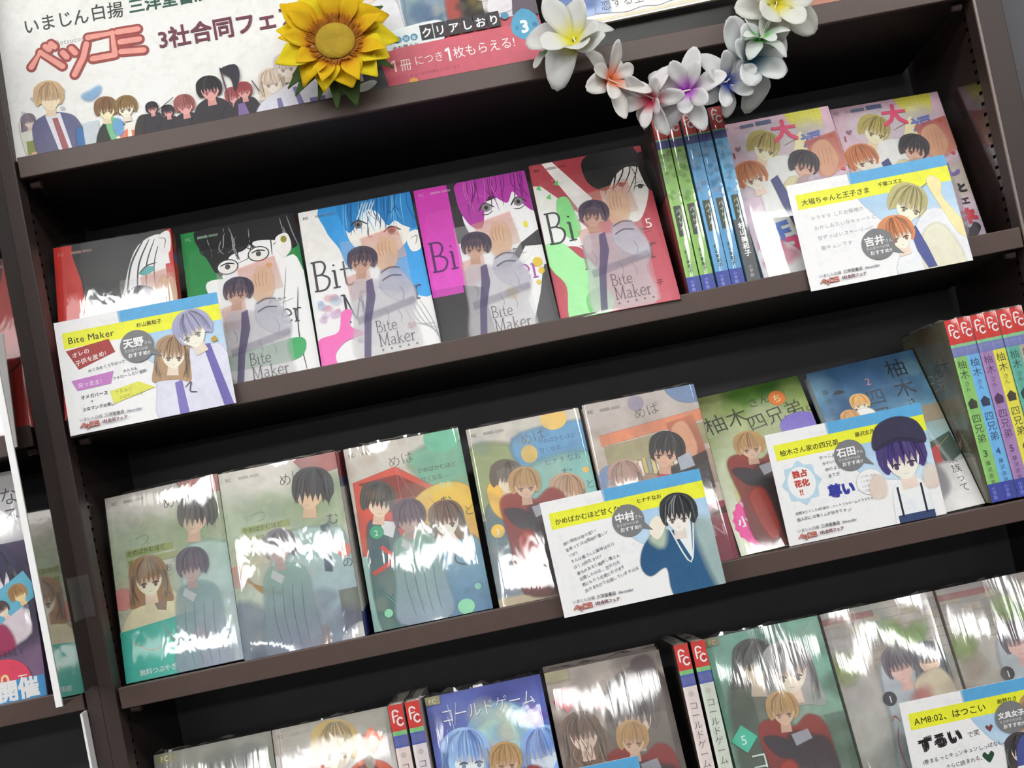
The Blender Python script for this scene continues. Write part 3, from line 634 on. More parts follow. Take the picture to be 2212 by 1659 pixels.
def cover_skyblue():
    A = Art(BW, BH, 'c2bcb2'); A.rect(0, 92, BW, 82.5, '55687c', c2='4a5468'); A.blob([(0, 24), (40, 26), (70, 44), (60, 70), (0, 84)], '8c9868', 0.95, 4)
    A.blob([(44, 20), (104, 14), (112, 24), (114, 60), (60, 60)], '5c94bc', 0.95, 3); A.blob([(50, 54), (114, 50), (116, 92), (60, 90)], '7cb4ac', 0.95, 5)
    A.ell(86, 6, 13, 11, 'e0b85c'); A.ell(56, 36, 8, 9, 'd8b45c', 0.9); A.ell(106, 62, 3, 3, 'e0a850')
    A.text('めば', 50, 26, 13, '4c4c4a', 1, -0.012, rot=-0.12); A.text('かめばかむほど', 66, 28, 5.4, '2c5a80'); A.text('甘くなる', 66, 37, 5.4, '2c5a80'); A.line([(66, 39), (104, 35)], 0.5, '2c5a80'); A.text('ヒナチなお', 68, 50, 7, '24506c', sp=0.05)
    A.text('む', 82, 66, 12, '3a5450'); A.text('と', 102, 80, 10, '3a5450', 1, -0.01); A.text('ほ', 86, 88, 12, '5a5a48', 1, -0.01)
    A.blob([(4, 88), (20, 80), (38, 98), (44, 176), (0, 176)], '4c6a70', soft=2, c2='7c8490'); A.blob([(10, 62), (20, 58), (34, 88), (24, 96), (12, 84)], 'e0b040', soft=1)
    head(A, 30, 54, 15, '5c4e40', 'ecd0b4', 0.2, 0, 0.6, 0, 71, n=22, fringe=0.2)
    head(A, 84, 80, 16, 'b8906c', 'f0d8c4', 0.2, 0.2, -0.3, 0, 72, n=26)
    A.ell(12, 104, 6.5, 6.5, 'e0b440'); A.text('3', 9.5, 107.5, 8, 'f6ecd0')
    for k in range(6): A.line([(8+k*3, 126), (20+k*2, 150), (24+k*5, 172)], 0.9, 'c8c49c' if k % 2 else '9cacbc', 0.7)
    A.rect(0, 168, BW, 6.5, 'd8c49c', 0.6, 2); pclogo(A, 4, 9, '77746c', 0.8)
    return A
def cover_library():
    A = Art(BW, BH, 'b8aca2'); A.rect(0, 0, BW, 32, 'b2a8a2'); A.ell(52, 8, 7, 7, 'a49cb4', 0.8, 1); A.blob([(84, -4), (116, -6), (116, 16), (94, 14)], '6c84a8', 0.9, 1)
    A.poly([(10, 34), (112, 26), (112, 36), (10, 44)], 'd0805c', soft=1); A.poly([(12, 46), (112, 40), (112, 60), (12, 66)], '98906e', soft=1); A.rect(10, 66, 104, 34, 'a08c7c'); A.rect(12, 64, 62, 26, '8a7058')
    for k in range(14): A.rect(20+k*4.2, 63+(k % 3), 3.2, 15, ('d8c890', 'e0dcd0', 'c4b070', '8c9c98')[k % 4], 0.9)
    A.text('めば', 48, 24, 13, '4c4a48', 1, -0.012, rot=-0.12); A.text('ヒナチなお', 68, 48, 7, '6a6650', 0.8, sp=0.05); A.line([(18, 30), (18, 50)], 0.5, '6a6460')
    A.ell(12, 84, 14, 20, '7a90b4', 0.9, 1); head(A, 26, 78, 15, 'b08c80', 'efd8cc', 0, 0.1, 0, 0, 81, n=24)
    A.blob([(8, 98), (26, 92), (44, 98), (50, 124), (4, 124)], 'a89c98', soft=2); A.rect(0, 118, BW, 56.5, '4a4448'); A.rect(84, 118, 30, 56.5, '8c2c44', c2='702238'); A.text('N', 94, 150, 16, 'b48494', 0.9); A.rect(86, 124, 26, 6, '4a1a28', 0.8); A.text('王子', 88, 129.5, 6, 'c87a8c')
    pclogo(A, 4, 10, '6e6a68', 0.8)
    return A
def bookmark_dark():
    A = Art(BW, BH); A.al = 0.88
    A.at(-5, -16); A.poly([(82, 50), (108, 46), (112, 90), (88, 104)], 'c47858', 0.8, 2, c2='8c3c34'); A.blob([(84, 60), (98, 52), (104, 80), (90, 96)], 'd8a080', 0.9, 1)
    A.poly([(62, 96), (112, 84), (112, 120), (60, 124)], '2e2a2e', 0.9, 1); A.poly([(58, 100), (72, 96), (70, 112), (58, 114)], 'b84a44', 0.85, 1)
    head(A, 76, 76, 16, '2a2628', 'd4a890', 0.25, 0, -0.6, 0.8, 82, n=24); A.poly([(84, 86), (96, 82), (98, 96), (84, 98)], 'b4bcc8', 0.8, 1)
    return A
def cover_meadow():
    A = Art(BW, BH, '8aa05c'); A.rect(0, 0, BW, 60, '9aa468', c2='b4bc88'); A.rect(0, 60, BW, 114.5, 'c4ccac', c2='dce0cc')
    wash(A, ['5a8c34', '6c9a3c', '4c8030'], 18, 91, 40, -4, 112, 18, 8, 14, 0.6); wash(A, ['a8bc70', 'c4d0a0', 'd4dcb8', 'b0c488'], 20, 92, 0, 20, 112, 110, 8, 20, 0.5)
    A.text('柚木', 6, 44, 23, '35362e', 1, -0.005, rot=-0.12); A.text('さん', 54, 24, 12, '4a4e34', rot=-0.1); A.ell(84, 20, 8, 8, 'd87c3c', 0.95, 1); A.text('ち', 79, 24, 10, 'f0dcb0'); A.text('四兄弟。', 48, 50, 20, '3c4034', 1, -0.005, rot=-0.14)
    A.ell(97, 54, 20, 13, '7a6cb8', 1, 1); A.line([(30, 64), (50, 56), (44, 76), (28, 84)], 0.8, '6a6a50'); A.ell(30, 92, 9, 10, '6a68a0', 0.9, 2); A.blob([(20, 100), (40, 98), (44, 122), (18, 124)], 'd8d890', 0.8, 3)
    A.at(-11, -1)
    A.ell(40, 144, 25, 27, 'e0489a'); n = 40
    A.poly([(40+(27 if k % 2 else 25.2)*math.cos(k*2*math.pi/n), 144+(27 if k % 2 else 25.2)*math.sin(k*2*math.pi/n)*1.05) for k in range(n)], 'de4496')
    A.text('第63回', 26, 128, 6, 'f8e4ee', 1, 0.02, rot=-0.3); A.text('小学館', 18, 147, 11.5, 'f8eef2', 1, 0.03, rot=-0.06); A.text('受賞', 30, 164, 13.5, 'f8eef2', 1, 0.03, rot=-0.06); A.text('マンガ賞', 26, 152, 5, 'f4d0e2', 1, 0, rot=-0.06)
    A.at()
    A.text('藤', 22, 84, 5, '55553c'); pclogo(A, 3, 9, 'b4b080', 0.7)
    return A
def cover_beach():
    A = Art(BW, BH, '5a88b0'); A.rect(0, 0, BW, 70, '46749e', c2='7cb0c4'); A.rect(0, 70, BW, 104.5, '84b4bc', c2='c4c4bc')
    wash(A, ['3c6894', '6c9cc0', '8cb8cc', '5480ac'], 26, 95, 0, 0, 112, 66, 8, 18, 0.45); wash(A, ['a4c8c8', 'd4d4c4', '8cb0b0'], 12, 96, 0, 70, 112, 110, 8, 18, 0.4)
    A.text('柚木', 77, 25, 22, '2a3038', 1, -0.005, vert=True); A.text('さん', 84, 60, 10, '3a444c', vert=True); A.text('四兄弟', 47, 50, 20, '36424c', 1, -0.005, vert=True); A.text('2', 53, 28, 11, 'd08478')
    A.text('藤沢志月', 8, 28, 6.5, '4a5c68', vert=True, sp=0.6); A.blob([(18, 30), (24, 26), (30, 30)], '2e3438')
    for x, y, c, c3 in ((40, 45, 'e0b068', 'ecd8c4'), (25, 60, 'd09c60', 'e8d0bc')): head(A, x, y, 9, c, c3, 0, 0, 0, 0.6, int(x), n=14); A.blob([(x-8, y+10), (x+8, y+10), (x+12, y+34), (x-12, y+34)], 'e4e0d8', soft=1)
    A.rect(86, 64, 28, 16, 'b09c80', 0.7, 2); A.poly([(84, 104), (110, 96), (112, 120), (96, 128)], '3c5448', 0.9, 1); A.line([(92, 110), (108, 100)], 1, 'c8b04c'); A.poly([(84, 110), (94, 106), (92, 126), (84, 130)], 'b83c3c')
    A.rect(70, 128, 42, 46, 'd4d2d0', 0.95, 6); A.blob([(60, 130), (80, 124), (84, 150), (62, 160)], '8a868c', 0.8, 4)
    A.text('家族って', 96, 128, 9.5, '3c3a3c', vert=True)
    A.text('家族', 60, 168, 6, '55606a')
    return A
def cover_grey():
    A = Art(BW, BH, '8c8c82'); wash(A, ['9ca094', '7c7c7c', 'a8a898', '8a8490', '747a74'], 40, 101, 0, 0, 112, 174, 8, 18, 0.5); A.rect(2, 1, 18, 8, '8c8860', 0.9); A.text('FC', 6, 7.5, 6.5, 'd8d4b0')
    head(A, 62, 44, 18, '66625e', 'c8bcb0', 0.2, 0.3, 0, 0.6, 102, n=24); body(A, 62, 70, 18, '6a6668')
    return A
def cover_orange():
    A = Art(BW, BH, 'ccc8c6'); A.rect(0, 0, BW, 20, 'a8a498', 0.8, 6); A.rect(4, 0, 1, BH, 'b8a8a4'); A.rect(7, 0, 0.7, BH, 'c4b4b0')
    A.blob([(20, 50), (40, 40), (58, 56), (80, 44), (106, 56), (112, 100), (112, 178), (14, 178), (14, 90)], 'c05032', soft=1, c2='a84028'); A.blob([(64, 62), (82, 48), (96, 60), (90, 100), (70, 100)], '7a3c2c', 0.8, 1)
    head(A, 57, 26, 21, 'b49a58', 'ecd6c4', 0.05, 0, 0.1, 0.9, 111, n=36); A.blob([(82, 44), (88, 40), (92, 48), (86, 54)], '8a8478'); A.at(92, 28, math.pi/4).rect(-9, -9, 18, 18, 'd87044'); A.at(); A.text('2', 88.6, 32.5, 13, 'f2dcd0', 1, -0.005)
    A.at(); pclogo(A, 4, 9, 'a8a090', 0.5)
    return A
def cover_indigo():
    A = Art(BW, BH, '4c5cb0'); A.rect(0, 0, BW, 60, '4450a0', c2='5468b8'); wash(A, ['3c469c', '5c70c0', '6a60b0', '4458b4', '7484cc'], 30, 121, 0, 0, 112, 174, 8, 20, 0.45)
    A.ell(64, 50, 32, 32, '84b4d4', 0.9, 3); A.ell(60, 54, 24, 20, 'b8dcd4', 0.8, 6); wash(A, ['d8e0c0', 'a0d0e0', 'b890c8'], 10, 122, 44, 24, 90, 62, 5, 10, 0.5)
    head(A, 29, 58, 21, '94b8e4', 'd4dcec', 0.1, 0.2, 0.7, 0.8, 123, dark='5478b8', n=34); head(A, 102, 68, 19, '7ca8e0', 'c8d4e8', -0.1, 0.9, -0.6, 0, 124, dark='4870b8', n=30)
    A.rect(0, 120, BW, 55, '3c5cae', 0.7, 8)
    A.text('コールドゲーム', 12, 26, 15.2, 'e4e8f4', 1, -0.008, rot=-0.02, sx=0.86); A.line([(20, 10), (23, 36)], 1, 'd8e0f4'); A.line([(28, 10), (24, 30)], 1, 'd8e0f4')
    A.at(100, 37, math.pi/4).rect(-8, -8, 16, 16, '6a4ca8'); A.rect(-7, -7, 14, 14, '5c3c9c'); A.at(); A.text('3', 96.6, 42, 12, 'd8ccec'); A.rect(0, 0, 14, 8, '908a68', 0.9); A.text('FC', 3, 6.8, 6, 'd4cca0')
    return A
def cover_brown():
    A = Art(BW, BH, 'a89c94'); A.rect(0, 0, BW, BH, 'b0a49c', c2='8c7c74'); wash(A, ['c4b8b0', '948478', '7c6c64', 'b8a8a4'], 24, 131, 0, 0, 112, 174, 8, 18, 0.5)
    A.blob([(56, 30), (80, 14), (104, 20), (116, 60), (116, 178), (70, 178), (60, 120), (50, 70)], '5c524e', soft=3); head(A, 76, 54, 22, '4c4442', 'd2b8a8', 0.1, 0, -0.3, 0, 132, n=34)
    A.blob([(14, 70), (30, 54), (48, 70), (52, 120), (48, 178), (6, 178), (8, 110)], '5e4a3c', soft=2); head(A, 24, 60, 17, '6e5644', 'dcc4b4', 0, 0.9, 0.3, 0, 133, n=34); rg = random.Random(3)
    for k in range(50):
        x = rg.uniform(10, 50); y = rg.uniform(60, 150); A.line([(x, y), (x+rg.uniform(-4, 4), y+8), (x+rg.uniform(-6, 6), y+18)], 0.8, rg.choice(('3a2c24', 'b49c84', '8a6c54')), 0.7)
    A.blob([(84, 8), (98, 4), (104, 16), (94, 22)], '4c3034', 0.8, 2); A.at(15, 28, math.pi/4).rect(-8.5, -8.5, 17, 17, 'c44458'); A.at(); A.text('4', 11.4, 33, 12, 'ecd4d4'); A.rect(44, 36, 6, 8, 'b85044', 0.8)
    A.rect(0, 0, 22, 9, 'b4ac88', 0.8, 3)
    return A
def cover_teal():
    A = Art(BW, BH, '7cb4a4'); A.rect(0, 0, BW, BH, '74b09c', c2='84907c'); wash(A, ['5ca890', '94c4b4', '6c8474', '587464', '9cbcac'], 34, 141, 0, 0, 112, 174, 8, 18, 0.5)
    A.blob([(24, 40), (48, 60), (60, 120), (50, 178), (14, 178), (10, 90)], '4c5448', 0.9, 5); head(A, 42, 32, 20, '3e403c', 'c4b8a4', 0.2, 0.2, 0.4, 0, 142, n=30); head(A, 72, 42, 22, 'a09c9c', 'ecd2c0', 0.05, 0.7, -0.1, 0.85, 143, dark='6c6468', n=36)
    A.rect(0, 130, 60, 45, '4c6c60', 0.7, 6); A.rect(92, 90, 22, 85, '5a6c5c', 0.7, 5)
    A.at(14, 96, math.pi/4).rect(-9, -9, 18, 18, '3cae90'); A.at(); A.text('5', 10.4, 101, 12, 'd0ece0'); A.text('コー', 14, 124, 18, 'cfe6dc', 1, 0.0); A.rect(0, 0, 14, 8, '908a68', 0.9); A.text('FC', 3, 6.8, 6, 'd4cca0')
    return A
def cover_lavender(seed=0):
    A = Art(BW, BH, 'a8a4a0'); A.rect(0, 0, BW, BH, 'aca49c', c2='a0a4a0'); wash(A, ['bcb4a4', '9c9898', 'b4b0b0', 'a49080', '94a49c'], 30, 151+seed, 0, 0, 112, 174, 8, 18, 0.5)
    for k in range(6): A.rect(4+k*18, 10+(k % 2)*8, 16, 6, 'b4a890', 0.5); A.rect(0, 6+k*9, 112, 0.5, '8c847a', 0.6)
    A.rect(0, 6, 50, 5, '9a4c4c', 0.5, 1); wash(A, ['7c9c54', '8cac64'], 8, 161, 60, 26, 90, 50, 6, 10, 0.7); wash(A, ['7c9c54', '94a468'], 6, 162, 0, 34, 20, 60, 5, 9, 0.6)
    A.blob([(44, 60), (66, 50), (80, 60), (88, 110), (96, 178), (36, 178), (40, 110)], 'b0b4bc', soft=3, c2='7c9490'); head(A, 62, 60, 16, '67606c', 'd4b0a8', -0.1, 0, -0.5, 0, 163, n=26); head(A, 90, 60, 14, '545662', 'e0c4ac', 0.1, 0.8, -0.4, 0, 164, n=22)
    A.blob([(70, 80), (96, 72), (104, 100), (80, 106)], 'c8bca4', 0.9, 2); A.ell(42, 88, 6.5, 6.5, '33323a'); A.text('1', 40.4, 91.6, 8.5, 'd8d4d4', 1, 0.02)
    A.line([(38, 108), (42, 104), (46, 110)], 0.8, 'b03c3c'); A.line([(42, 114), (38, 130), (40, 160)], 0.9, 'a83c3c'); wash(A, ['c87c7c'], 3, 165, 70, 84, 84, 96, 5, 8, 0.5)
    return A
def cover_magazine():
    A = Art(148, 210, '9c96a0'); A.rect(0, 0, 148, 60, 'b4b2b4'); A.text('ミステリ', 84, 26, 14, '2c2c30', vert=True); A.text('なる', 128, 30, 18, '2c2c30', vert=True); A.rect(0, 46, 148, 20, 'e8e8ea', 0.9, 3)  # the soft white band is glare on the wrap, painted into the cover
    A.rect(0, 66, 148, 144, '4c4460', c2='7c5c7c'); wash(A, ['3a3450', '6a5c7c', '8c7c94', '544468'], 30, 171, 0, 66, 148, 190, 10, 24, 0.5)
    head(A, 108, 92, 26, '2e2e50', 'e6d4d8', 0, 0.5, 0.2, 0, 172, n=30); A.blob([(96, 128), (126, 116), (140, 150), (100, 160)], 'd8ccd4', 0.9, 2); A.blob([(100, 150), (116, 140), (124, 160), (104, 164)], '9c2c58', 0.9, 2)
    A.at(126, 116, -0.5); A.poly([(-30, -12), (24, -12), (24, 14), (-30, 14)], '5ca8c0'); head(A, 8, 2, 8, 'a07848', 'ecc890', 0.2, 0, 0.6, 0, 173, n=10); head(A, -12, 4, 7, '4c3c3c', 'ecd0c0', 0, 0, 0, 0, 174, n=10); A.at()
    A.text('QUARTERLY', 84, 168, 8, '4c3c50', 0.8); A.ell(112, 190, 24, 20, 'd03c58'); A.text('00', 98, 196, 18, 'f0c890', 1, 0.02); A.text('万', 124, 194, 9, 'f4dcd0', 1, 0.02)
    A.rect(0, 190, 148, 20, '3a88c0'); A.poly([(76, 190), (104, 190), (100, 210), (76, 210)], 'e8e43c'); A.text('開催', 104, 206, 19, 'e8eef2', 1, 0.04)
    return A
def cover_faded():
    A = Art(148, 210, 'c0a8ac'); wash(A, ['c87888', 'd8c4c4', '8c4c5c', 'e0d0c8', '9c8c98'], 30, 181, 60, 0, 148, 210, 8, 20, 0.6); head(A, 120, 150, 18, 'b88454', 'f0d4bc', 0, 0.3, 0, 0, 182)
    return A

# spines, 13 mm wide unless said otherwise
def spine_plain(body, th, band='8a2a2c', low='3a3c86'):
    A = Art(th, BH, body); A.rect(0, 0, th, 24, band); A.rect(0, 24, th, 9, '5a6090'); A.rect(0, BH-24, th, 24, low); return A
def spine_city(body, th, dark=False, s=0):
    A = Art(th, BH, body); A.rect(0, 0, th, 22, 'b83c34'); fclogo(A, 0.4, 1.5, th-1); A.rect(0, 22, th, 1.5, '80b080'); A.rect(0, 23.5, th, 8, '4c5288')
    wash(A, [mixc(body, 'ffffff', 0.25), mixc(body, '203040', 0.2)], 18, 201+s, 1, 34, th-1, 84, 1.2, 2.6, 0.5)
    serif(A, 'Bite', 2, 38, 5, mixc(body, 'ffffff', 0.3), 0.1, 0.6)
    A.rect(th*0.22, 88, th*0.56, 30, '3c4438'); A.text('バイトメ', th*0.34, 95, 4.6, 'd4dcc8', 1, 0, vert=True, sp=0.15)
    A.text('1', th*0.36, 128, 7, 'e4f0e0', 1, 0.02); A.text('杉山美和子', th*0.3, 135, 4.4, '2c4a30' if not dark else 'e4e4e0', 0.9, 0.01, vert=True)
    A.rect(0, BH-17, th, 17, '3c4898'); A.text('小学館', th*0.25, BH-11, 3.6, '9ca4d0', 1, 0, vert=True)
    if dark: A.rect(0, 112, th, BH-112, '55585a'); A.text('杉山美和子', th*0.24, 121, 6.4, 'eceeec', 1, 0.03, vert=True); A.text('小学館', th*0.3, 160, 4, 'b8bcbc', 1, 0, vert=True)
    return A
def spine_family(body, th, num, ink='3c4a38'):
    A = Art(th, BH, body); A.rect(0, 0, th, 24, 'c0342f'); fclogo(A, 0.5, 4, th-1); A.rect(0, 24, th, 3, '80b888'); A.rect(0, 27, th, 9, '6c74b0'); A.rect(1, 28.5, th-2, 3, '9098c4', 0.6); A.rect(1, 32.5, th-2, 2, '9098c4', 0.5)
    A.text('柚木', 1.6, 47, 9, ink, 1, 0, vert=True); A.text('さん', 3.6, 64, 5, ink, 0.8, 0, vert=True)
    A.poly([(2, 80), (6.4, 76), (10.8, 80), (10, 86), (2.8, 86)], mixc(ink, '301828', 0.5)); A.text('四兄弟', 1.6, 99, 9, ink, 1, 0, vert=True); A.text(num, 3.6, 132, 9, '1c5078' if num == '4' else ink, 1, 0.02)
    A.text('藤沢志月', 3.8, 140, 4.6, ink, 0.9, 0, vert=True, sp=0.25); A.rect(0, BH-17, th, 17, '3c4496'); A.text('小学館', 2.6, BH-11, 4, '8c94cc', 1, 0, vert=True)
    return A
def spine_game(body, th):
    A = Art(th, BH, body); A.rect(0, 0, th, 24, 'c0342f'); fclogo(A, 0.5, 4, th-1); A.rect(0, 24, th, 4, '78b474'); A.rect(0, 28, th, 11, '4c58a0'); A.rect(1, 30, th-2, 7, '7880bc', 0.5); A.ell(th/2, 46, 2.6, 2.6, 'ccc0bc', 0.8)
    A.text('コールドゲーム', 2.4, 60, 8.4, '6c6468', 1, -0.004, vert=True); A.at(th/2, 134, math.pi/4).rect(-4, -4, 8, 8, 'a8843c'); A.at(); A.rect(0, BH-17, th, 17, '3c4496')
    return A

# ------------------------------------------------------------------ the room
def struct(name, mb, m):
    return tag(mb.build(name, m), kind='structure')
struct('floor', MB().box(-5, 6, -12, 0.5, -0.05, 0), M['floor'])
struct('ceiling', MB().box(-5, 6, -12, 0.5, 2.75, 2.8), M['paint'])
struct('wall_back', MB().box(-5, 6, 0.5, 0.6, 0, 2.75), M['paint'])
struct('wall_front', MB().box(-5, 6, -12.1, -12, 0, 2.75), M['paint'])
struct('wall_left', MB().box(-5.1, -5, -12, 0.5, 0, 2.75), M['paint'])
struct('wall_right', MB().box(6, 6.1, -12, 0.5, 0, 2.75), M['paint'])

LAMPS = [(x, y) for y in (-1.2, -2.6, -4.75, -8.2) for x in (-2.3, -0.75, 0.8, 2.35)]
def ceiling_lamps():
    hs = MB().box(-0.62, 0.62, -0.13, 0.13, 0.03, 0.05).box(-0.62, -0.605, -0.12, 0.12, -0.04, 0.03).box(0.605, 0.62, -0.12, 0.12, -0.04, 0.03)
    sec = [(-0.11, 0.03), (-0.105, -0.01), (-0.08, -0.035), (-0.03, -0.045), (0.03, -0.045), (0.08, -0.035), (0.105, -0.01), (0.11, 0.03)]
    df = MB().grid([[(-0.6, a, b) for a, b in sec], [0 for _ in sec]][:1]+[[(0.6, a, b) for a, b in sec]])
    first = None
    for x, y in LAMPS:
        r = empty('ceiling_lamp', Matrix.Translation((x, y, 2.7)))
        tag(r, 'white fluorescent lamp with curved diffuser on the shop ceiling', 'lamp', 'fluorescent lamps on the ceiling')
        if first is None:
            first = [hs.build('housing', M['lampbody'], r), df.build('diffuser', M['tube'], r)]
        else:
            for o in first:
                c = o.copy(); COL.objects.link(c); c.parent = r
ceiling_lamps()

# ------------------------------------------------------------------ bookcases
W, LIP, DEP = 0.9027, 0.0193, 0.175
SH = {'A': 0.8974, 'B': 0.6555, 'C': 0.4066, 'D': 0.1642}
def slotted_panel(x, face, parent, z0, z1, name='side_panel'):
    # thin panel facing the books, with a column of real slots along its front edge
    b = MB(); y0, ya, yb, y1 = 0.004, 0.024, 0.034, DEP
    def q(ya_, yb_, za, zb): b.quad((x, ya_, za), (x, yb_, za), (x, yb_, zb), (x, ya_, zb))
    q(y0, ya, z0, z1); q(yb, y1, z0, z1)
    z = z0; p, s = 0.0105, 0.0032
    while z < z1:
        q(ya, yb, z, min(z1, z+p-s)); z += p
    b.build(name, M['brownside'], parent)
    MB().box(min(x, x+face*0.012)+(0.002 if face > 0 else 0), max(x, x+face*0.012)-(0.002 if face < 0 else 0), y0, y1, z0, z1).build('panel_core', M['hole'], parent)
def shelf_board(parent, x0, x1, z, pins=True):
    b = MB(); za, zb, dr = z+0.001, z+LIP-0.006, 0.0195      # the board slopes down towards the back
    b.v = [(x0+0.004, 0.006, za), (x1-0.003, 0.006, za), (x1-0.003, DEP, za-dr), (x0+0.004, DEP, za-dr), (x0+0.004, 0.006, zb), (x1-0.003, 0.006, zb), (x1-0.003, DEP, zb-dr), (x0+0.004, DEP, zb-dr)]
    b.f = [(0, 3, 2, 1), (4, 5, 6, 7), (0, 1, 5, 4), (1, 2, 6, 5), (2, 3, 7, 6), (3, 0, 4, 7)]
    s = b.build('shelf', M['under'], parent)
    MB().box(x0+0.003, x1-0.002, 0.0, 0.006, z, z+LIP).build('shelf_lip', M['brown'], s, bevel=0.0008)
    if pins:
        for px in (x0+0.006, x1-0.014):
            MB().tube([(px, 0.016, z-0.004), (px+0.009, 0.016, z-0.004)], [0.003, 0.004], 10).build('shelf_pin', M['lampbody'] if 0 else M['brown'], s)
case = empty('bookcase', Matrix.Translation((0, 0, BZ)))
tag(case, 'dark brown steel bookcase bay with slotted sides holding the comics', 'bookcase')
MB().box(-0.027, 0.0, 0.0, 0.02, -BZ, 1.35).build('post', M['post'], case, bevel=0.001)
MB().box(-0.0140, -0.0136, -0.0002, 0.002, -BZ, 1.35).build('post_seam', M['hole'], case)
MB().box(W, W+0.027, 0.0, 0.02, -BZ, 1.35).build('post', M['post'], case, bevel=0.001)
MB().box(W-0.0006, W+0.0016, -0.0012, 0.001, -BZ, 1.35).build('post_edge', mat('pale_brown_edge', '8a7c76', 0.4), case)  # thin paler strip along the right post's inner front edge
slotted_panel(-0.004, -1, case, -BZ+0.02, 1.35); slotted_panel(W+0.0045, 1, case, -BZ+0.02, 1.35)
MB().box(-0.02, W+0.02, DEP, DEP+0.012, -BZ, 1.35).build('back_panel', M['black'], case)
for k in 'ABCD': shelf_board(case, 0.0, W, SH[k])
lcase = empty('bookcase', Matrix.Translation((0, 0, BZ)))
tag(lcase, 'neighbouring dark brown bookcase bay cut off at the left', 'bookcase')
for z in (0.8974, 0.6505, 0.4130): shelf_board(lcase, -0.93, -0.027, z, False)
MB().box(-0.93, -0.02, DEP, DEP+0.012, -BZ, 1.35).build('back_panel', M['black'], lcase)
MB().box(-0.957, -0.93, 0.0, DEP, -BZ, 1.35).build('side_panel', M['brown'], lcase)
rcase = empty('bookcase', Matrix.Translation((0, 0, BZ)))
tag(rcase, 'dark grey bookcase end panel at the right edge', 'bookcase')
MB().box(W+0.0275, W+0.055, 0.012, DEP, -BZ, 1.35).build('side_panel', M['black'], rcase)
MB().box(W+0.055, W+0.6, 0.1, DEP, -BZ, 1.35).build('back_panel', M['black'], rcase)

# ------------------------------------------------------------------ books
def film(parent, w_, h_, th, seed, m, amp=0.0006, frill=0.003, gap=0.0028):
    rg = random.Random(seed); nx, nz = 14, 20
    ph = [(rg.uniform(20, 90), rg.uniform(10, 70), rg.uniform(0, 6.3)) for _ in range(4)]
    def d(x, z): return sum(math.sin(a*x+b*z+c) for a, b, c in ph)*amp/9
    P = []
    for j in range(nz+1):
        z = h_*j/nz; row = [(-0.0008, th, z)]
        for i in range(nx+1):
            x = w_*i/nx; e = min(i, nx-i, j, nz-j); k = 0.97 if e == 0 else 1.0
            row.append((x, -gap*k-(d(x, z) if e else 0), z))
        row.append((w_+0.0012, th, z)); P.append(row)
    fr = [(x, y+rg.uniform(0, 0.002), h_+frill*rg.uniform(0.15, 1.0)*(0.4 if i in (0, 1, nx+1, nx+2) else 1)) for i, (x, y, z) in enumerate(P[-1])]
    b = MB().grid(P)
    b.grid([P[-1], fr]); b.grid([fr, [(x, y+0.006+rg.uniform(-0.002, 0.002), h_+rg.uniform(0, frill)) for x, y, z in fr]])
    return b.build('shrink_wrap', m, parent, smooth=True)
def book(label, pos, front, spine, th=0.013, mark=None, extra=None, wrap='film', w_=BW, h_=BH, group=None, cat_='comic', spine_out=False, amp=0.0006, frill=0.003, back='cfc8c0', name='comic_book', paint=None):
    x, y, z, tilt, yaw, rz = pos
    m = frame(x, y, z, tilt, yaw, rz)
    if spine_out:
        # turned so that the spine looks out; pos is the lower left corner of the spine
        m = m @ Matrix.Translation((0, w_*0.001, 0)) @ Matrix.Rotation(-math.pi/2, 4, 'Z')
    r = empty(name, m); tag(r, label, cat_, group)
    a, b = w_*0.001, h_*0.001
    MB().box(0, a, 0, 0.0003, 0, b).box(a-0.0004, a, 0, th, 0, b).box(0, a, th-0.0003, th, 0, b).build('cover', mat_of(back), r)
    MB().box(0.0012, a-0.0006, 0.0004, th-0.0004, 0.001, b-0.001).build('page_block', M['pages'], r)
    if front and paint: wash(front, paint, 50, hash_(label), 0, 0, w_, h_, 3, 9, 0.12)
    if front: front.build('cover_print', r)
    d = 0.0001+front.L*DZ if front else 0.0
    if extra: extra.build('paper_band', r, depth=d); d += 0.0001+extra.L*DZ
    if mark: mark.build('clear_bookmark', r, depth=d); d += mark.L*DZ
    if spine: spine.build('spine_print', r, width=a, face='spine')
    if wrap: film(r, a, b, th, hash_(label), M[wrap], amp, frill, max(0.0012, d+0.0008))
    return r
def hash_(t): return sum(ord(c)*(i+3) for i, c in enumerate(t)) % 9973
_mo = {}
def mat_of(h):
    if h not in _mo: _mo[h] = mat('coated_cover_paper_'+h, h, 0.35, 0.05)
    return _mo[h]

z2 = SH['B']+LIP-0.0025; z3 = SH['C']+LIP-0.0015; z4 = SH['D']+LIP-0.0025
# second shelf, covers out
book('comic with red and black cover behind the leftmost card', (0.001, 0.0025, z2, 0.28, 0.035, -0.02), cover_red(), spine_plain('c8322c', 13), mark=bookmark_violet(24, 2, 5), wrap='film2', back='b03030', group='covers on the second shelf')
book('comic with green cover and black haired figure in glasses', (0.1237, 0.0055, z2, 0.3845, 0.05, 0.009), cover_green(), spine_plain('1c7c3e', 13), mark=bookmark_violet(-6, 8, 6), back='1c7c3e', group='covers on the second shelf')
book('comic with bright blue hair and white cover, pink corner', (0.2378, 0.0053, z2, 0.40, 0.0278, 0.005), cover_blue(), spine_plain('2378b4', 13), mark=bookmark_violet(0, 0, 7), back='2a80c0', group='covers on the second shelf')
book('comic with magenta haired figure and purple strip cover', (0.3495, 0.006, z2, 0.4013, 0.0066, -0.0085), cover_magenta(), spine_plain('8a2078', 13), mark=bookmark_violet(-4, 8, 8), back='a02c92', group='covers on the second shelf')
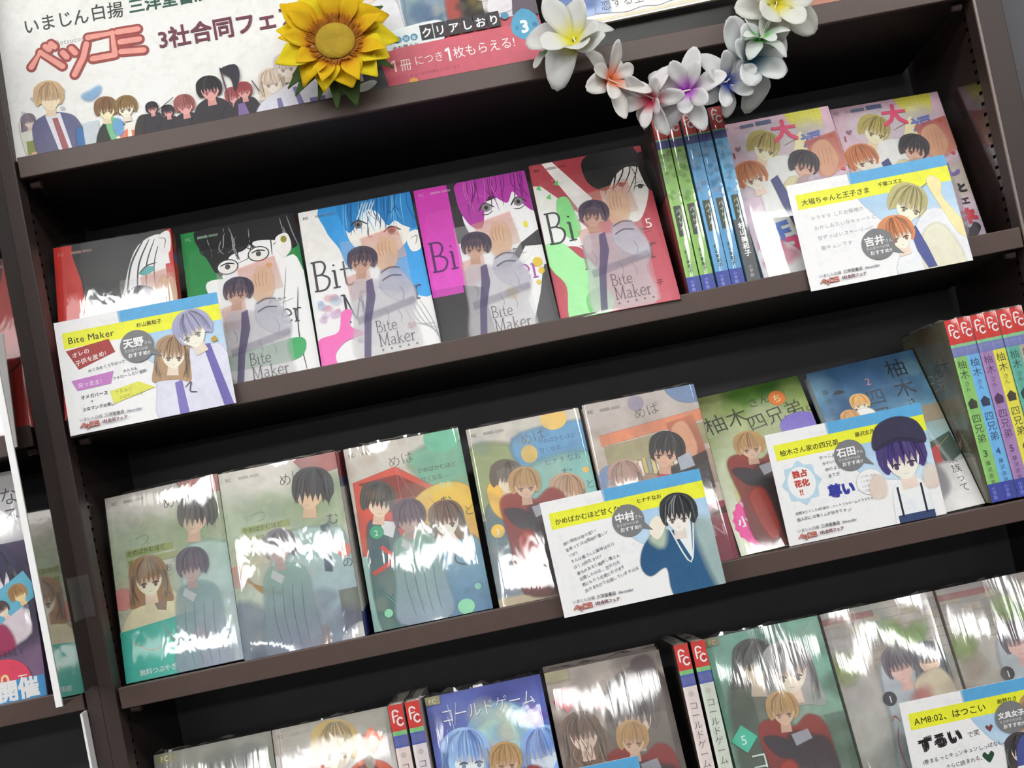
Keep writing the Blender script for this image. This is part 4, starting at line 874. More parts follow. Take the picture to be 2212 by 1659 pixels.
book('dark red comic numbered 5 beside the upright spines', (0.4619, 0.001, z2, 0.392, -0.0296, -0.0169), cover_crimson(), spine_plain('8c3038', 13), mark=bookmark_violet(-2, 0, 9), back='a03840', group='covers on the second shelf')
for k, (x, c, lab, dk) in enumerate(((0.5838, '8cb864', 'yellow-green spine standing next to the dark red cover', 0), (0.5974, '86b45e', 'yellow-green spine standing second from the dark red cover', 0), (0.6118, '5e9cc8', 'blue spine standing right after the two green spines', 0), (0.6250, '5a98c4', 'blue spine standing in the middle of three blue ones', 0), (0.6394, '62a4cc', 'blue spine with grey lower end next to the pink covers', 1))):
    book('comic with '+lab, (x, 0.002+0.001*(k % 2), z2, 0.115, 0, -0.01), Art(BW, BH, '9a4a4c').rect(0, 0, BW, 70, '54403e', 1, 10) if k == 0 else None, spine_city(c, 12.2, dk, k), th=0.0122, wrap='film', spine_out=True, back='9c5050' if k == 0 else c, group='spines on the second shelf', frill=0.002)
book('pink comic cover left half hidden by the blue spines', (0.6606, 0.022, z2, 0.31, 0, -0.01), cover_pink(), spine_plain('c894a4', 13), mark=bookmark_pinkred(), back='d9bcc8', group='pink covers on the second shelf')
book('pink comic cover next to the right side panel', (0.7785, 0.046, z2, 0.31, -0.015, -0.03), cover_pink(True), spine_plain('c894a4', 13), mark=bookmark_pinkred(), back='d9bcc8', group='pink covers on the second shelf')
# third shelf, covers out
book('pale green comic with teal paper band at the left post', (0.0042, 0.0224, z3, 0.1993, -0.0894, 0.02), cover_greenA(), spine_plain('c8ccc4', 13), mark=bookmark_grey(19, 2), extra=obi_teal(), wrap='film2', paint=['e8e0c8', 'b4c4a0', '9cb0a8', 'd8c8b8', '8c9484'], back='ccc8bc', group='covers on the third shelf')
for k in range(4):
    dy = 0.0136*k
    book(('pale green comic on top of the thick stack with strong glare', 'second copy in the stack under the glaring pale green comic', 'third copy in the stack under the glaring pale green comic', 'rearmost copy in the stack under the glaring pale green comic')[k], (0.1168, 0.0097+dy, z3, 0.165, -0.0253, -0.0044), cover_greenB() if k == 0 else None, spine_plain('dcdcd4', 13, '9c3038', '2c3484'), wrap='film2' if k == 0 else None, mark=bookmark_grey(-10, 0, '8a8690', '8cb0a4', '8890a8') if k == 0 else None, paint=['e4e4d0', 'b4c4a8', '8ca0a0', 'c8ccc8', '78889c'], back='d8d8cc', group='stack of pale green comics', amp=0.0009)
book('comic with red and yellow umbrellas on its cover', (0.2358, 0.0214, z3, 0.18, 0.0421, -0.0095), cover_umbrella(), spine_plain('dcd4c4', 13, '9c3038', '2c3484'), mark=bookmark_grey(-7, -3, '7c7080', '8cb8a4', 'a8b8cc'), wrap='film2', paint=['e0d8c0', 'a8c4b4', 'd8a878', '6c8c94', 'c8ccc0'], back='d0ccc4', group='covers on the third shelf', amp=0.0009)
book('comic with sky blue cover and red jacketed figure', (0.3541, 0.0131, z3, 0.300, 0.0029, -0.0051), cover_skyblue(), spine_plain('dccca4', 13, '9c3038', '2c3484'), mark=bookmark_red(-18, -6), wrap='film2', paint=['d8d4b8', '8cb4b8', '6c8498', 'b8a078', '4c5c68'], back='c8c4bc', group='covers on the third shelf')
book('brownish comic with bookshelf picture behind the middle card', (0.4696, 0.0128, z3, 0.28, 0.0162, -0.0082), cover_library(), spine_plain('c4b8b0', 13, '9c3038', '2c3484'), mark=bookmark_dark(), paint=['c8b8a4', '8c7c70', 'a89484', '74686c'], back='b4a8a0', group='covers on the third shelf')
book('meadow green comic with round pink award seal', (0.585, 0.019, z3, 0.525, -0.05, 0.03), cover_meadow(), spine_plain('a4b070', 13, '9c3038', '2c3484'), mark=bookmark_red(-22, -5, 10), back='a8b47c', group='covers on the third shelf')
book('blue sky comic lying back beside the tall coloured spines', (0.7066, 0.012, z3, 0.4918, -0.0126, 0.03), cover_beach(), spine_plain('7ca8bc', 13, '8c3038', '2c3484'), back='6c98b4', group='covers on the third shelf')
def cover_olive():
    A = Art(BW, BH, '77745c'); A.rect(0, 0, BW, BH, '6c6a50', c2='6a5c4c'); wash(A, ['8c8c6c', '5c5844', '7c6450', 'a4a488', '6a7454'], 30, 191, 0, 0, 112, 174, 8, 20, 0.5)
    A.text('四兄弟', 20, 62, 20, 'b4b098', 0.5); A.text('柚木', 60, 50, 20, '3c3c30', 0.5); head(A, 70, 110, 16, '6a5040', 'c8a890', 0, 0, 0, 0, 192); return A
for k, (c, nm, num, ink) in enumerate((('84b868', 'green', '3', '38502c'), ('6cacdc', 'light blue', '4', '2c4a6c'), ('9c7cac', 'purple', '5', '5c3c68'), ('d8d24c', 'yellow', '6', '50502c'), ('5ca494', 'teal', '7', '2c5450'), ('a8a090', 'pale grey', '8', '4c4c48'))):
    book('comic with %s spine under a red top on the third shelf' % nm, (0.8205+0.01275*k, 0.001+0.001*(k % 2), z3+0.004, 0.07, 0, 0.02), cover_olive() if k == 0 else None, spine_family(c, 12.4, num, ink), th=0.0124, spine_out=True, back='77745c' if k == 0 else c, group='coloured spines on the third shelf', frill=0.003)
# bottom shelf
P4 = 0.275
def low(x, y=0.003, t=P4, yaw=0.0): return (x, y, z4, t, yaw, 0.0)
book('grey-green comic under crinkled wrap at the lower left corner', low(0.006), cover_grey(), spine_plain('a0a098', 13), wrap='film3', paint=['b4b8a8', '6c7068', '949488'], back='8c8c82', group='covers on the bottom shelf', amp=0.0012, frill=0.005)
book('comic with orange diamond 2 and orange jacketed figure', low(0.1190), cover_orange(), spine_plain('dcd4d0', 13, 'c0342f', '3c4496'), paint=['e0dcd8', 'b8a494', 'd8ccc4'], back='d4ccc8', group='covers on the bottom shelf', frill=0.004)
for k, x in enumerate((0.2338, 0.2497)): book(('white comic spine right of the orange diamond comic', 'white comic spine left of the indigo comic')[k], low(x, 0.006, 0.12), None, spine_game(('dcccc8', 'd4ccd0')[k], 13.2), th=0.0132, spine_out=True, back='d4c8c4', group='white spines on the bottom shelf')
book('indigo comic with pale blue haired figures numbered 3', low(0.2665), cover_indigo(), spine_plain('4450a0', 13, '9c2c34'), mark=bookmark_red(1, 0, 12), wrap='film', paint=['7c94d8', '3c4ca0', '98b4e4', '6058a8'], back='4c5cb0', group='covers on the bottom shelf', frill=0.006)
for k in range(3):
    book(('brown comic with red diamond 4 and bright diagonal glare', 'second copy under the brown diamond 4 comic', 'rearmost copy under the brown diamond 4 comic')[k], low(0.3825, 0.001+0.0136*k), cover_brown() if k == 0 else None, spine_plain('5c4c44', 13, '5c3034', '4c3c3c'), mark=bookmark_red(5, 4, 13, 0.8) if k == 0 else None, wrap='film3' if k == 0 else None, paint=['c4b4a8', '54463e', '8c7c70', '3c3430'], back='6c5c54', group='stack of brown comics', amp=0.0014, frill=0.006)
for k, x in enumerate((0.5065, 0.5228)): book(('cream comic spine right of the brown stack', 'pale green comic spine left of the teal comic')[k], low(x, 0.006, 0.12), None, spine_game(('d8ccc8', 'c4ccc0')[k], 13.2), th=0.0132, spine_out=True, back='4c3c34', group='white spines on the bottom shelf')
book('teal comic with silver haired figure numbered 5', low(0.5395), cover_teal(), spine_plain('6c9484', 13), mark=bookmark_red(-8, 7, 14), wrap='film3', paint=['a8ccc0', '486458', '78a090', '34443c'], back='74a494', group='covers on the bottom shelf', amp=0.0014, frill=0.004)
book('lavender grey comic with vertical glare right of the teal comic', low(0.6545), cover_lavender(), spine_plain('a49c98', 13), wrap='film3', paint=['c8c4bc', '8c8884', 'a8b0a8', 'b49c8c'], back='a8a4a0', group='covers on the bottom shelf', amp=0.0014)
book('lavender grey comic behind the lower right corner card', low(0.7695), cover_lavender(3), spine_plain('a49c98', 13), wrap='film3', paint=['c8c4bc', '8c8884', 'a8b0a8', 'b49c8c'], back='a8a4a0', group='covers on the bottom shelf', amp=0.001)
# left bay
book('purple comic magazine with red badge cut off at the left', (-0.212, 0.012, 0.4130+LIP-0.002, 0.12, 0, 0.0), cover_magazine(), None, th=0.012, w_=148, h_=210, back='5c4c6c', cat_='magazine', name='comic_magazine')
book('faded pink magazine on the upper shelf at the left edge', (-0.19, 0.012, 0.6505+LIP-0.002, 0.15, 0, 0.0), cover_faded(), None, th=0.012, w_=148, h_=210, back='c0a8ac', cat_='magazine', name='comic_magazine')

# ------------------------------------------------------------------ recommendation cards
def fair_logo(A, x, y, s, rot=0.0):
    A.at(x, y, rot, s)
    logo(A, 1, 0, 11, '8c3a34', 'e09488')
    A.text('3社合同フェア', 46, 7, 8.4, '6a3040', 1, 0.03, sp=0.0)
    A.at()
def pop_card(title, author, who, tw=6.4, ax=58, circ=(57, 36, 16), fill=None):
    A = Art(148, 105, 'eeeef0')
    A.blob([(58, 0), (58.1, 0), (60, 18), (68, 36), (90, 58), (148, 72), (148.1, 72), (148, -1)], '86b8de', 1, 1, c2='cfe0ee', n=4)
    A.rect(59, 0, 89, 11, '5aa4d4'); A.rect(6, 11, 142, 15, 'e6e83a')
    A.text(title, 10, 22, tw, '3c3c1c', 1, 0.012); A.text(author, ax, 18.5, 4.6, '3c3c1c', 1, 0.012)
    if fill: fill(A)
    x, y, r = circ; A.poly([(x+r*0.7, y+r*0.6), (x+r*1.4, y+r*0.9), (x+r*0.9, y+r*0.2)], '77777a'); A.ell(x, y, r, r, '78787a', n=36)
    n = len(who); A.text(who, x-r*0.8, y-r*0.02, r*(0.62 if n < 3 else 0.42), 'f4f4f4', 1, 0.03); A.text('さん', x+r*0.42, y-r*0.02, r*0.24, 'f0f0f0')
    A.text('名古屋市内店舗', x-r*0.78, y+r*0.28, r*0.2, 'c8c8ca'); A.text('おすすめ!!', x-r*0.62, y+r*0.62, r*0.3, 'f4f4f4', 1, 0.02)
    A.text('いまじん白揚', 10, 94, 3.4, '55555a'); A.text('三洋堂書店', 32, 94, 3.6, '3c3c44', 1, 0.01); A.text('dwonder', 52, 94, 3.6, '44506a', 1, 0.01)
    fair_logo(A, 10, 96.5, 0.42)
    return A
def fill1(A):
    A.poly([(7, 28), (46, 24), (50, 37), (16, 47)], 'a03c3c'); A.text('オレの', 12, 35, 5.4, 'f4e4e0', 1, 0.01, jit=0.06, rot=-0.12); A.text('子供を産め!', 14, 43, 5.4, 'f4e4e0', 1, 0.01, jit=0.06, rot=-0.16)
    A.text('めぐるめくうちがった', 24, 51, 3.4, '3c4444', 1, 0.0, jit=0.08, rot=-0.08); A.text('みんなも', 54, 57, 3.4, '3c4444', 1, 0, jit=0.08); A.poly([(8, 56), (46, 54), (42, 65), (12, 66)], 'c07cc0'); A.text('突っ走る!', 13, 63, 5, 'ecdcec', 1, 0, jit=0.08); A.text('フォローしたい漫画!', 44, 62, 3.4, '3c4444', 1, 0, jit=0.08, rot=-0.04)
    A.text('オメガバース', 14, 74, 4, '3c4444', 1, 0.01, jit=0.06); A.text('×', 22, 79, 4, '3c4444'); A.text('少女マンガの高い!', 14, 85, 3.6, '3c4444', 1, 0.01, jit=0.06); A.poly([(40, 72), (66, 68), (80, 76), (42, 84)], 'dcdc5c'); A.text('うるみり', 44, 75, 4, '8c8c3c', 1, 0, jit=0.06); A.text('エロティック', 47, 80.5, 3.6, '8c8c3c', 1, 0, jit=0.06)
    A.blob([(88, 54), (106, 50), (128, 48), (146, 54), (150, 108), (84, 108), (82, 78)], 'd8d8e8', soft=1); A.poly([(128, 46), (134, 46), (140, 76), (146, 106), (138, 106)], '6a62a8', soft=0.5); A.poly([(98, 76), (104, 74), (106, 108), (98, 108)], '7a70b4', soft=0.5)
    head(A, 100, 48, 14, 'b09070', 'f4e6d4', 0.2, 0.9, 0.3, 0.8, 301, n=26); head(A, 122, 30, 16, 'a8a8c8', 'f4ead8', -0.3, 0, -0.8, 0.6, 302, n=26); A.line([(106, 82), (112, 78), (110, 86), (116, 88)], 1.1, '4c4c5c'); A.poly([(136, 42), (140, 40), (142, 45), (137, 46)], 'b8983c')
def fill2(A):
    for k, t in enumerate(('キラキラ したお客様の', 'おかしみたいなキュートと', '甘ずっぱいストーリーに', '胸キュンです')): A.text(t, 15+k, 38+k*10, 4.6, '9a9a9e', 1, -0.008, jit=0.06, sp=0.05)
    A.blob([(104, 66), (120, 50), (138, 56), (150, 84), (150, 108), (84, 108), (90, 82)], 'e4e6ea', soft=1); A.blob([(112, 72), (130, 68), (140, 108), (108, 108)], 'ece8d0', 0.9, 2); A.blob([(126, 22), (132, 18), (138, 26), (136, 40), (148, 66), (150, 80), (142, 76), (130, 40)], 'f0e0a8', soft=0.5); A.line([(112, 32), (126, 24)], 1.2, '6c7c80', 1, 0.8)
    head(A, 104, 39, 16.5, 'bcb47c', 'f4ead0', 0.5, 0, 0.9, 0.8, 311, n=28, fringe=0.1); A.poly([(100, 66), (106, 62), (112, 84), (116, 104), (108, 104), (102, 86)], '4c5490'); head(A, 88, 66, 15, 'd88c5c', 'f8e8d8', -0.1, 0, 0.3, 0.85, 312, n=28)
def fill3(A):
    for k in range(9): A.text(('謎の関係は夜の営い?', '金食ってはは面倒が優しい', 'ツボ!!', 'そんな橋さんに興味はゼロ', 'ばくの存在すは!?', '最ものあるに胸押し種さん', '応援したのは… 恋の行方', '君にもらう応援とのびます', '次のまちがう応援していますのは')[k], 13+k*1.3, 42+k*5.6, 3.5, '55555a', 1, 0, jit=0.09, rot=-0.2, seed=k)
    A.blob([(84, 58), (100, 46), (112, 50), (128, 44), (146, 54), (150, 108), (104, 108), (100, 80), (84, 84), (78, 74)], '26527c', soft=1, c2='2c5c84'); A.blob([(134, 50), (148, 54), (150, 104), (142, 100)], 'b8d0cc', 0.7, 4); A.blob([(92, 52), (104, 46), (100, 60)], 'cce0c8', 0.7, 3)
    A.poly([(112, 46), (130, 42), (124, 78)], 'e4eef0'); A.line([(110, 48), (122, 80), (132, 44)], 1.4, 'dce4e4', 1, 0.9); A.blob([(94, 38), (102, 34), (106, 44), (98, 54), (92, 48)], 'f0e4d4', soft=0.3)
    head(A, 121, 35, 15.5, '35383c', 'f0e8e0', 0.1, 0, -0.3, 0.7, 321, n=30, hl='d8dce0')
def fill4(A):
    A.poly(cat([(10+15*math.cos(t)*(1 if k % 2 else 1.25)+14, 50+17*math.sin(t)*(1 if k % 2 else 1.25)) for k, t in enumerate(j*math.pi/8 for j in range(16))], 2), 'b8d4e4'); A.ell(24, 50, 13, 15, 'eef2f6', n=20)
    A.text('独占', 17, 44, 7, 'b84038', 1, 0.06); A.text('花化', 17, 53, 7, 'b84038', 1, 0.06); A.text('!!', 20, 61, 7, 'b84038', 1, 0.06)
    for k, t in enumerate(('かっこよくて', 'かわいくて', '仲のよさも', '全てが')): A.text(t, 45+k*1.4, 32+k*6, 3.8, '44444a', 1, 0, jit=0.08)
    A.text('尊い', 46, 68, 12.5, '34389c', 1, 0.06); A.text('…', 72, 68, 6, '34389c'); A.text('両親を亡くした4兄弟の…ハートフルホームドラマです', 12, 78, 3.0, '44444a', 1, 0.005, jit=0.06, rot=-0.0); A.text('個人的には隼くんが好きですっ!', 12, 84, 3.6, '44444a', 1, 0.005, jit=0.06)
    A.ell(86, 62, 13, 12, 'c0c0c4', n=24); A.ell(86, 62, 12.6, 11.6, 'f0f0f2', n=24)
    for k in range(4): A.text('この巻も最高', 77, 57+k*4.4, 2.6, '9a9aa0', 1, 0, jit=0.1, seed=k)
    A.blob([(106, 72), (120, 66), (134, 72), (138, 100), (136, 108), (104, 108), (102, 98)], 'e8ecf4', soft=0.5); A.rect(104, 98, 34, 8, '38466c'); A.rect(108, 72, 2, 28, '2c2c3c'); A.rect(130, 72, 2, 28, '2c2c3c')
    for x in (92, 142): A.blob([(x-6, 66), (x, 58), (x+6, 64), (x+4, 76), (x-5, 76)], 'f2dcd0', 0.8, 2)
    head(A, 120, 44, 21, '4a3a7c', 'f8e8dc', -0.05, 0, -0.1, 0.9, 331, n=26); A.blob([(96, 34), (102, 14), (122, 8), (140, 16), (144, 36), (120, 30)], '35324c', soft=0.5); A.line([(96, 34), (120, 28), (144, 36)], 3, '2a2840')
def fill5(A):
    A.text('ずるい', 10, 46, 13.5, '262226', 1, 0.07, rot=-0.06); A.text('で笑', 55, 42, 6, '4c4448', 1, 0, jit=0.08); heart(A, 76, 38, 3.4, '7c4448'); A.text('1巻まるっとキュンキュンしっぱなし。', 10, 58, 4.6, '38383c', 1, 0, jit=0.06, rot=-0.05); A.text('さらに読まれる。', 30, 66, 4.6, '38383c', 1, 0, jit=0.06, rot=-0.05); heart(A, 70, 63, 5.5, '2c4c38')
    head(A, 122, 30, 14, 'b8946c', 'f4e4d0', 0.1, 0.3, -0.2, 0.8, 341, n=24); head(A, 100, 62, 13, '4c4648', 'ecd8c8', 0, 0.8, 0.2, 0.8, 342, n=24); body(A, 122, 46, 16, '4c5490', al=1); body(A, 100, 78, 13, 'e0dccc')
def card(label, pos, art, clip=True):
    r = empty('shop_card', frame(*pos)); tag(r, label, 'card', 'recommendation cards on the shelf edges')
    MB().box(0, 0.148, 0, 0.0005, 0, 0.105).build('sheet', M['card'], r); art.build('card_print', r)
    if clip: k = max(0.003, -pos[1]-0.0015); MB().box(0.06, 0.085, 0.0006, k, 0.006, 0.0075).box(0.06, 0.085, 0.0006, 0.0014, 0.006, 0.022).build('clear_clip', M['clear'], r)
    return r
card('white card with red slanted speech box over the leftmost comics', (0.0104, -0.0175, 0.6562, 0.1257, 0.0478, 0.0033), pop_card('Bite Maker', '杉山美和子', '天野', 8.6, 72, (70, 36, 15), fill1))
card('white card with fair and ginger figures in front of pink comics', (0.6931, -0.0066, 0.6534, 0.185, -0.0998, -0.0134), pop_card('大福ちゃんと王子さま', '千葉コズエ', '吉井', 6.4, 82, (69, 73, 15), fill2))
card('white card with boy in a navy sweater on the third shelf', (0.4099, -0.0147, 0.4083, 0.057, -0.0556, 0.0174), pop_card('かめばかむほど甘くなる', 'ヒナチなお', '中村', 6.0, 86, (75, 32, 14.5), fill3))
card('white card with capped child in braces before the meadow comic', (0.6285, 0.0075, 0.4262, 0.05, -0.05, 0.008), pop_card('柚木さん家の四兄弟。', '藤沢志月', '石田', 6.2, 82, (73, 34, 14.5), fill4), False)
card('white card with bold black brush words at the lower right corner', (0.691, -0.015, 0.1665, 0.0, -0.01, 0.0), pop_card('AM8:02、はつこい', '紺野りさ', '文具女子', 8.0, 88, (97, 32, 14.5), fill5))
card('card showing only a blue corner at the bottom edge', (0.3017, -0.015, 0.170, 0.0, 0.0, 0.0), pop_card('コールドゲーム', '和泉かねよし', '店員', 6.4, 70, (66, 39, 13)))

# ------------------------------------------------------------------ top shelf: signs
z1 = SH['A']+LIP-0.003
def sheet(name, label, cat_, pos, w_, h_, art, th=0.0012, m='white', part='sheet'):
    r = empty(name, frame(*pos)); tag(r, label, cat_)
    MB().box(0, w_*0.001, 0, th, 0, h_*0.001).build(part, M[m], r); art.build('printed_picture', r)
    return r
def art_sign():
    A = Art(297, 210, 'eef0ec'); A.rect(0, 0, 297, 210, 'ecece8')
    A.text('いまじん白揚', 25, 88, 17, '38403a', 1, 0.01, jit=0.04, sx=0.92); A.text('三洋堂書店', 124, 87, 15.5, '2c5448', 1, 0.03)
    A.text('Betsucomi', 52, 106, 7, '9a9290', 1, -0.005)
    logo(A, 27, 104, 30)
    A.text('3社合同フェア', 146, 127, 21.8, '6a3244', 1, 0.022, sx=0.95)
    # a row of small made-up figures along the lower edge
    for x, y in ((24, 154), (14, 166), (52, 150), (50, 168)): A.ell(x, y, 2.4, 1.4, 'c4c8cc', 0.8, 0.5, 0.6)
    A.blob([(9, 176), (18, 172), (24, 182), (22, 206), (12, 206)], 'd8d8cc', soft=1); head(A, 17, 174, 6.5, '867c88', 'e0ccc4', 0, 0.5, 0.6, 0, 401, n=8); A.rect(13, 194, 13, 12, '8c9454', 1, 1); A.rect(16, 205, 9, 6, 'd8b090', 1, 1)
    A.blob([(20, 182), (32, 172), (48, 172), (62, 182), (66, 214), (26, 214)], '5c5c84', soft=0.5, c2='6a6880'); A.poly([(33, 172), (47, 172), (54, 212), (42, 212)], 'dcdce4'); A.poly([(39, 176), (44, 176), (50, 206), (45, 212)], '9c5c60'); head(A, 39, 154, 13, 'cfae84', 'f2dcbc', 0.1, 0, 0.5, 0, 402, n=18)
    A.blob([(60, 190), (70, 196), (70, 208), (60, 210)], '4474ac', 0.9, 1); A.blob([(70, 160), (78, 157), (86, 154), (84, 160), (76, 164)], '88b4dc', 0.8, 2); A.rect(66, 186, 14, 24, 'c4ced4', 1, 1)
    A.blob([(80, 196), (90, 188), (102, 192), (108, 212), (78, 212)], '2c302e', soft=0.5); A.blob([(87, 188), (95, 186), (103, 198), (102, 212), (92, 212)], '74b484', soft=0.5); head(A, 89, 176, 10, '86603c', 'f0e0b8', 0.1, 0, 0.4, 0.7, 403, n=14)
    A.blob([(98, 200), (108, 195), (118, 200), (122, 212), (96, 212)], 'eee4d8', soft=0.5); A.poly([(98, 203), (106, 199), (105, 209), (98, 211)], 'dc7c5c'); A.poly([(109, 201), (118, 203), (118, 210), (109, 209)], 'dc7c5c'); head(A, 108, 178, 9.5, '8a6c3c', 'f4e6d4', 0.0, 0.0, -0.4, 0.8, 404, n=14); A.ell(98, 196, 4, 8, '74a8dc', 0.8, 2); A.blob([(118, 190), (134, 194), (130, 212), (112, 212)], '34302e', soft=0.5)
    for x, y, s_, hc in ((131, 184, 5.5, '26222a'), (145, 190, 5.5, '2a262e'), (161, 187, 9, '9c5854'), (186, 176, 11, '1c1c20'), (207, 187, 7.5, 'a44c4c'), (217, 184, 7.5, '9c3c40')):
        A.blob([(x-s_*1.4, y+s_*1.6), (x-s_*0.5, y+s_*0.9), (x+s_*0.5, y+s_*0.9), (x+s_*1.4, y+s_*1.6), (x+s_*1.9, 214), (x-s_*1.8, 214)], '2e2a30', soft=0.5); head(A, x, y, s_, hc, 'e0a09c', 0, 0, 0.2, 0.5, int(x), n=10)
    A.line([(136, 188), (152, 178)], 1, '443c44', 1, 0.8); A.line([(199, 158), (203, 196)], 1.8, '5c4048', 1, 0.9); A.poly(cat([(198, 160), (213, 157), (216, 168), (209, 184), (207, 170)], 3), '2c2430'); A.poly([(210, 196), (216, 196), (220, 212), (208, 212)], '7c6498'); A.line([(226, 176), (236, 198)], 1.4, '5c4c50', 1, 0.8)
    head(A, 244, 180, 11, 'e4d0bc', 'f4e4d8', 0, 0.5, 0, 0.6, 420); head(A, 260, 168, 11, 'd8ccc8', 'f4e4d8', 0, 0.0, 0, 0.6, 421); A.blob([(232, 200), (248, 192), (270, 184), (290, 196), (292, 214), (230, 214)], 'dcdce8', soft=1); A.poly([(246, 198), (250, 198), (252, 214), (246, 214)], '7c74a8'); A.poly([(262, 190), (266, 190), (272, 214), (266, 214)], '7c74a8'); A.rect(276, 204, 14, 3, '7c74a8', 1, 1)
    return A
sheet('fair_sign', 'white A4 fair sign with pink lettering on the top shelf', 'sign', (-0.001, 0.008, z1+0.002, 0.10, 0.0, -0.004), 297, 210, art_sign())
def art_poster():
    A = Art(210, 297, 'c8c4c4'); A.rect(0, 0, 210, 260, 'c0525c'); A.rect(0, 150, 210, 96, 'd8d4d4')
    for x0, x1, c, c2 in ((46, 82, 'e0dcd8', 'd4d0d4'), (84, 122, 'b8ccc8', '7c94b4'), (124, 140, 'b4503c', '9c4038'), (140, 160, '3c383c', '6c6440'), (164, 208, 'd8d0cc', 'c0b4b4')): A.rect(x0, 120, x1-x0, 124, c, c2=c2)
    head(A, 60, 196, 12, '4c4450', 'e8ccb8', 0, 0, 0, 0.6, 431, n=12); A.blob([(50, 214), (78, 208), (82, 246), (48, 246)], 'dcdce0', soft=1); serif(A, 'Bite', 52, 240, 9, '4a484c', 0.06); A.line([(80, 190), (84, 244)], 0.8, '3c3c44')
    A.blob([(94, 190), (108, 180), (118, 200), (120, 244), (90, 244)], '7c98a4', 0.9, 3); wash(A, ['5c7ca4', 'a4b8cc', '8ca8a8', 'd4d8d0'], 14, 432, 88, 200, 118, 246, 4, 9, 0.6); wash(A, ['2c2a2e', '55504c', '8c7c44'], 12, 433, 142, 190, 158, 244, 4, 8, 0.7)
    for x, y, r, hc in ((172, 194, 9, 'cdb08c'), (186, 206, 11, '8a6c54'), (198, 190, 10, '9c8cac'), (176, 216, 7, '4a4244')): A.blob([(x-r, y+r), (x+r, y+r), (x+r*1.6, y+r*3.4), (x-r*1.6, y+r*3.4)], 'e0dce0', soft=1); head(A, x, y, r, hc, 'f0dcd0', 0, 0.1, 0, 0.5, int(x*3), n=12)
    A.poly([(190, 222), (210, 214), (210, 250), (186, 246)], '5c525c', soft=1)
    A.blob([(54, 244), (90, 238), (120, 240), (112, 264), (80, 262), (56, 256)], 'e4eef0')
    for k, t in enumerate('フェア対象'): A.ell(60+k*7.6, 250, 3.5, 3.5, '4c8cac', n=16); A.text(t, 57.8+k*7.6, 252, 4.3, 'd8e8f0', 1, 0.01)
    A.text('本を買うと', 68, 260, 5.2, '44444c', 1, 0.01)
    for k, t in enumerate('クリアしおり'): A.rect(97+k*12.8, 240, 11.9, 15, '2a262a'); A.text(t, 97.8+k*12.8, 252, 10.6, 'f4f4f4', 1, 0.02)
    A.ell(178, 246, 3.6, 3.6, '4c8cac')
    A.rect(8, 262, 50, 35, '565a5c'); A.rect(25, 268, 11, 15, 'd8dadc', 1, 0.5); A.ell(30, 266, 4, 3, 'e8e8e8'); A.blob([(18, 295), (26, 288), (42, 284), (48, 287), (38, 293)], 'd8dadc'); A.poly([(54, 262), (72, 258), (210, 256), (210, 297), (59, 297)], 'cc5c6a', c2='c4586a')
    A.poly([(64.5, 270.5), (67, 269), (68.4, 269), (68.4, 280.5), (66.8, 280.5), (66.8, 271.6), (64.5, 272.4)], 'f8dcd8'); A.text('冊', 72, 280, 12.5, 'f8dcd8', 1, 0.0, sx=0.9); A.text('につき', 86, 277.5, 10.5, 'f8dcd8', 1, 0, sx=0.9); A.poly([(116, 268), (119, 266.5), (120.6, 266.5), (120.6, 280), (118.6, 280), (118.6, 269.6), (116, 270.4)], 'f8ece8'); A.text('枚もらえる!', 123, 277.5, 12.2, 'f8ece8', 1, 0.008, sx=0.93)
    A.blob([(195, 242), (207, 251), (207, 266), (194, 274), (182, 265), (184, 251)], '4c9cc0', n=2); A.text('3', 190, 266, 17, 'f4fafc', 1, 0.05); A.text('全', 184.5, 262, 5, '2c5c78'); A.text('種', 201.5, 262, 5, '2c5c78'); A.ell(82, 292, 4, 2.4, 'dca040')
    A.text('※なくなり次第終了いたします', 80, 288, 3.4, '8c3c48', 0.6)
    return A
sheet('promotion_poster', 'pink poster offering clear bookmarks beside the sunflower', 'poster', (0.2905, 0.0115, z1+0.002, 0.10, 0.0, 0.0), 210, 297, art_poster())
def art_board():
    A = Art(242, 272, 'f0eeec'); A.poly([(8, 150), (60, 150), (52, 262), (8, 262)], '7c9cd4', soft=4, c2='a8bce0'); wash(A, ['6484c4', '9cb4e4', 'c4d0ec'], 14, 441, 8, 190, 50, 250, 6, 12, 0.5)
    A.blob([(90, 230), (120, 222), (170, 226), (190, 240), (150, 252), (100, 250)], 'ecb8bc', 0.9, 3); A.line([(96, 220), (104, 236), (112, 226)], 1, '6c4c50'); A.line([(120, 222), (128, 234)], 1, '6c4c50')
    P = [(40, 262)]+[(44+k*15, 246-(3 if k % 2 else 0)) for k in range(11)]+[(206, 252)]+[(204-k*15, 264+(2 if k % 2 else 0)) for k in range(11)]
    A.line(P+[P[0]], 0.8, '8c8890', 1, 0.9); A.text('恋する王子とプアガールのような', 46, 259, 10.4, '5c5860', 1, -0.008, jit=0.04); A.rect(8, 267, 228, 3, 'e4dcc0')
    return A
sh = empty('autograph_board', frame(0.5105, -0.004, SH['A']+LIP+0.0185, 0.12, -0.01, 0.016)); tag(sh, 'white autograph board with handwriting on a clear stand', 'board')
MB().box(0, 0.242, 0, 0.003, 0, 0.272).build('board', M['cream'], sh); art_board().build('board_drawing', sh)
st = empty('clear_stand', Matrix.Translation((0.50, 0, BZ+z1))); tag(st, 'clear acrylic stand under the autograph board', 'stand')
MB().box(0.02, 0.245, 0.0075, 0.010, 0.0, 0.021).build('front_plate', M['clear'], st); MB().box(0.02, 0.245, 0.010, 0.07, 0.0, 0.002).build('foot', M['clear'], st); MB().box(0.02, 0.245, 0.0605, 0.0625, 0.002, 0.2).build('back_rest', M['clear'], st)
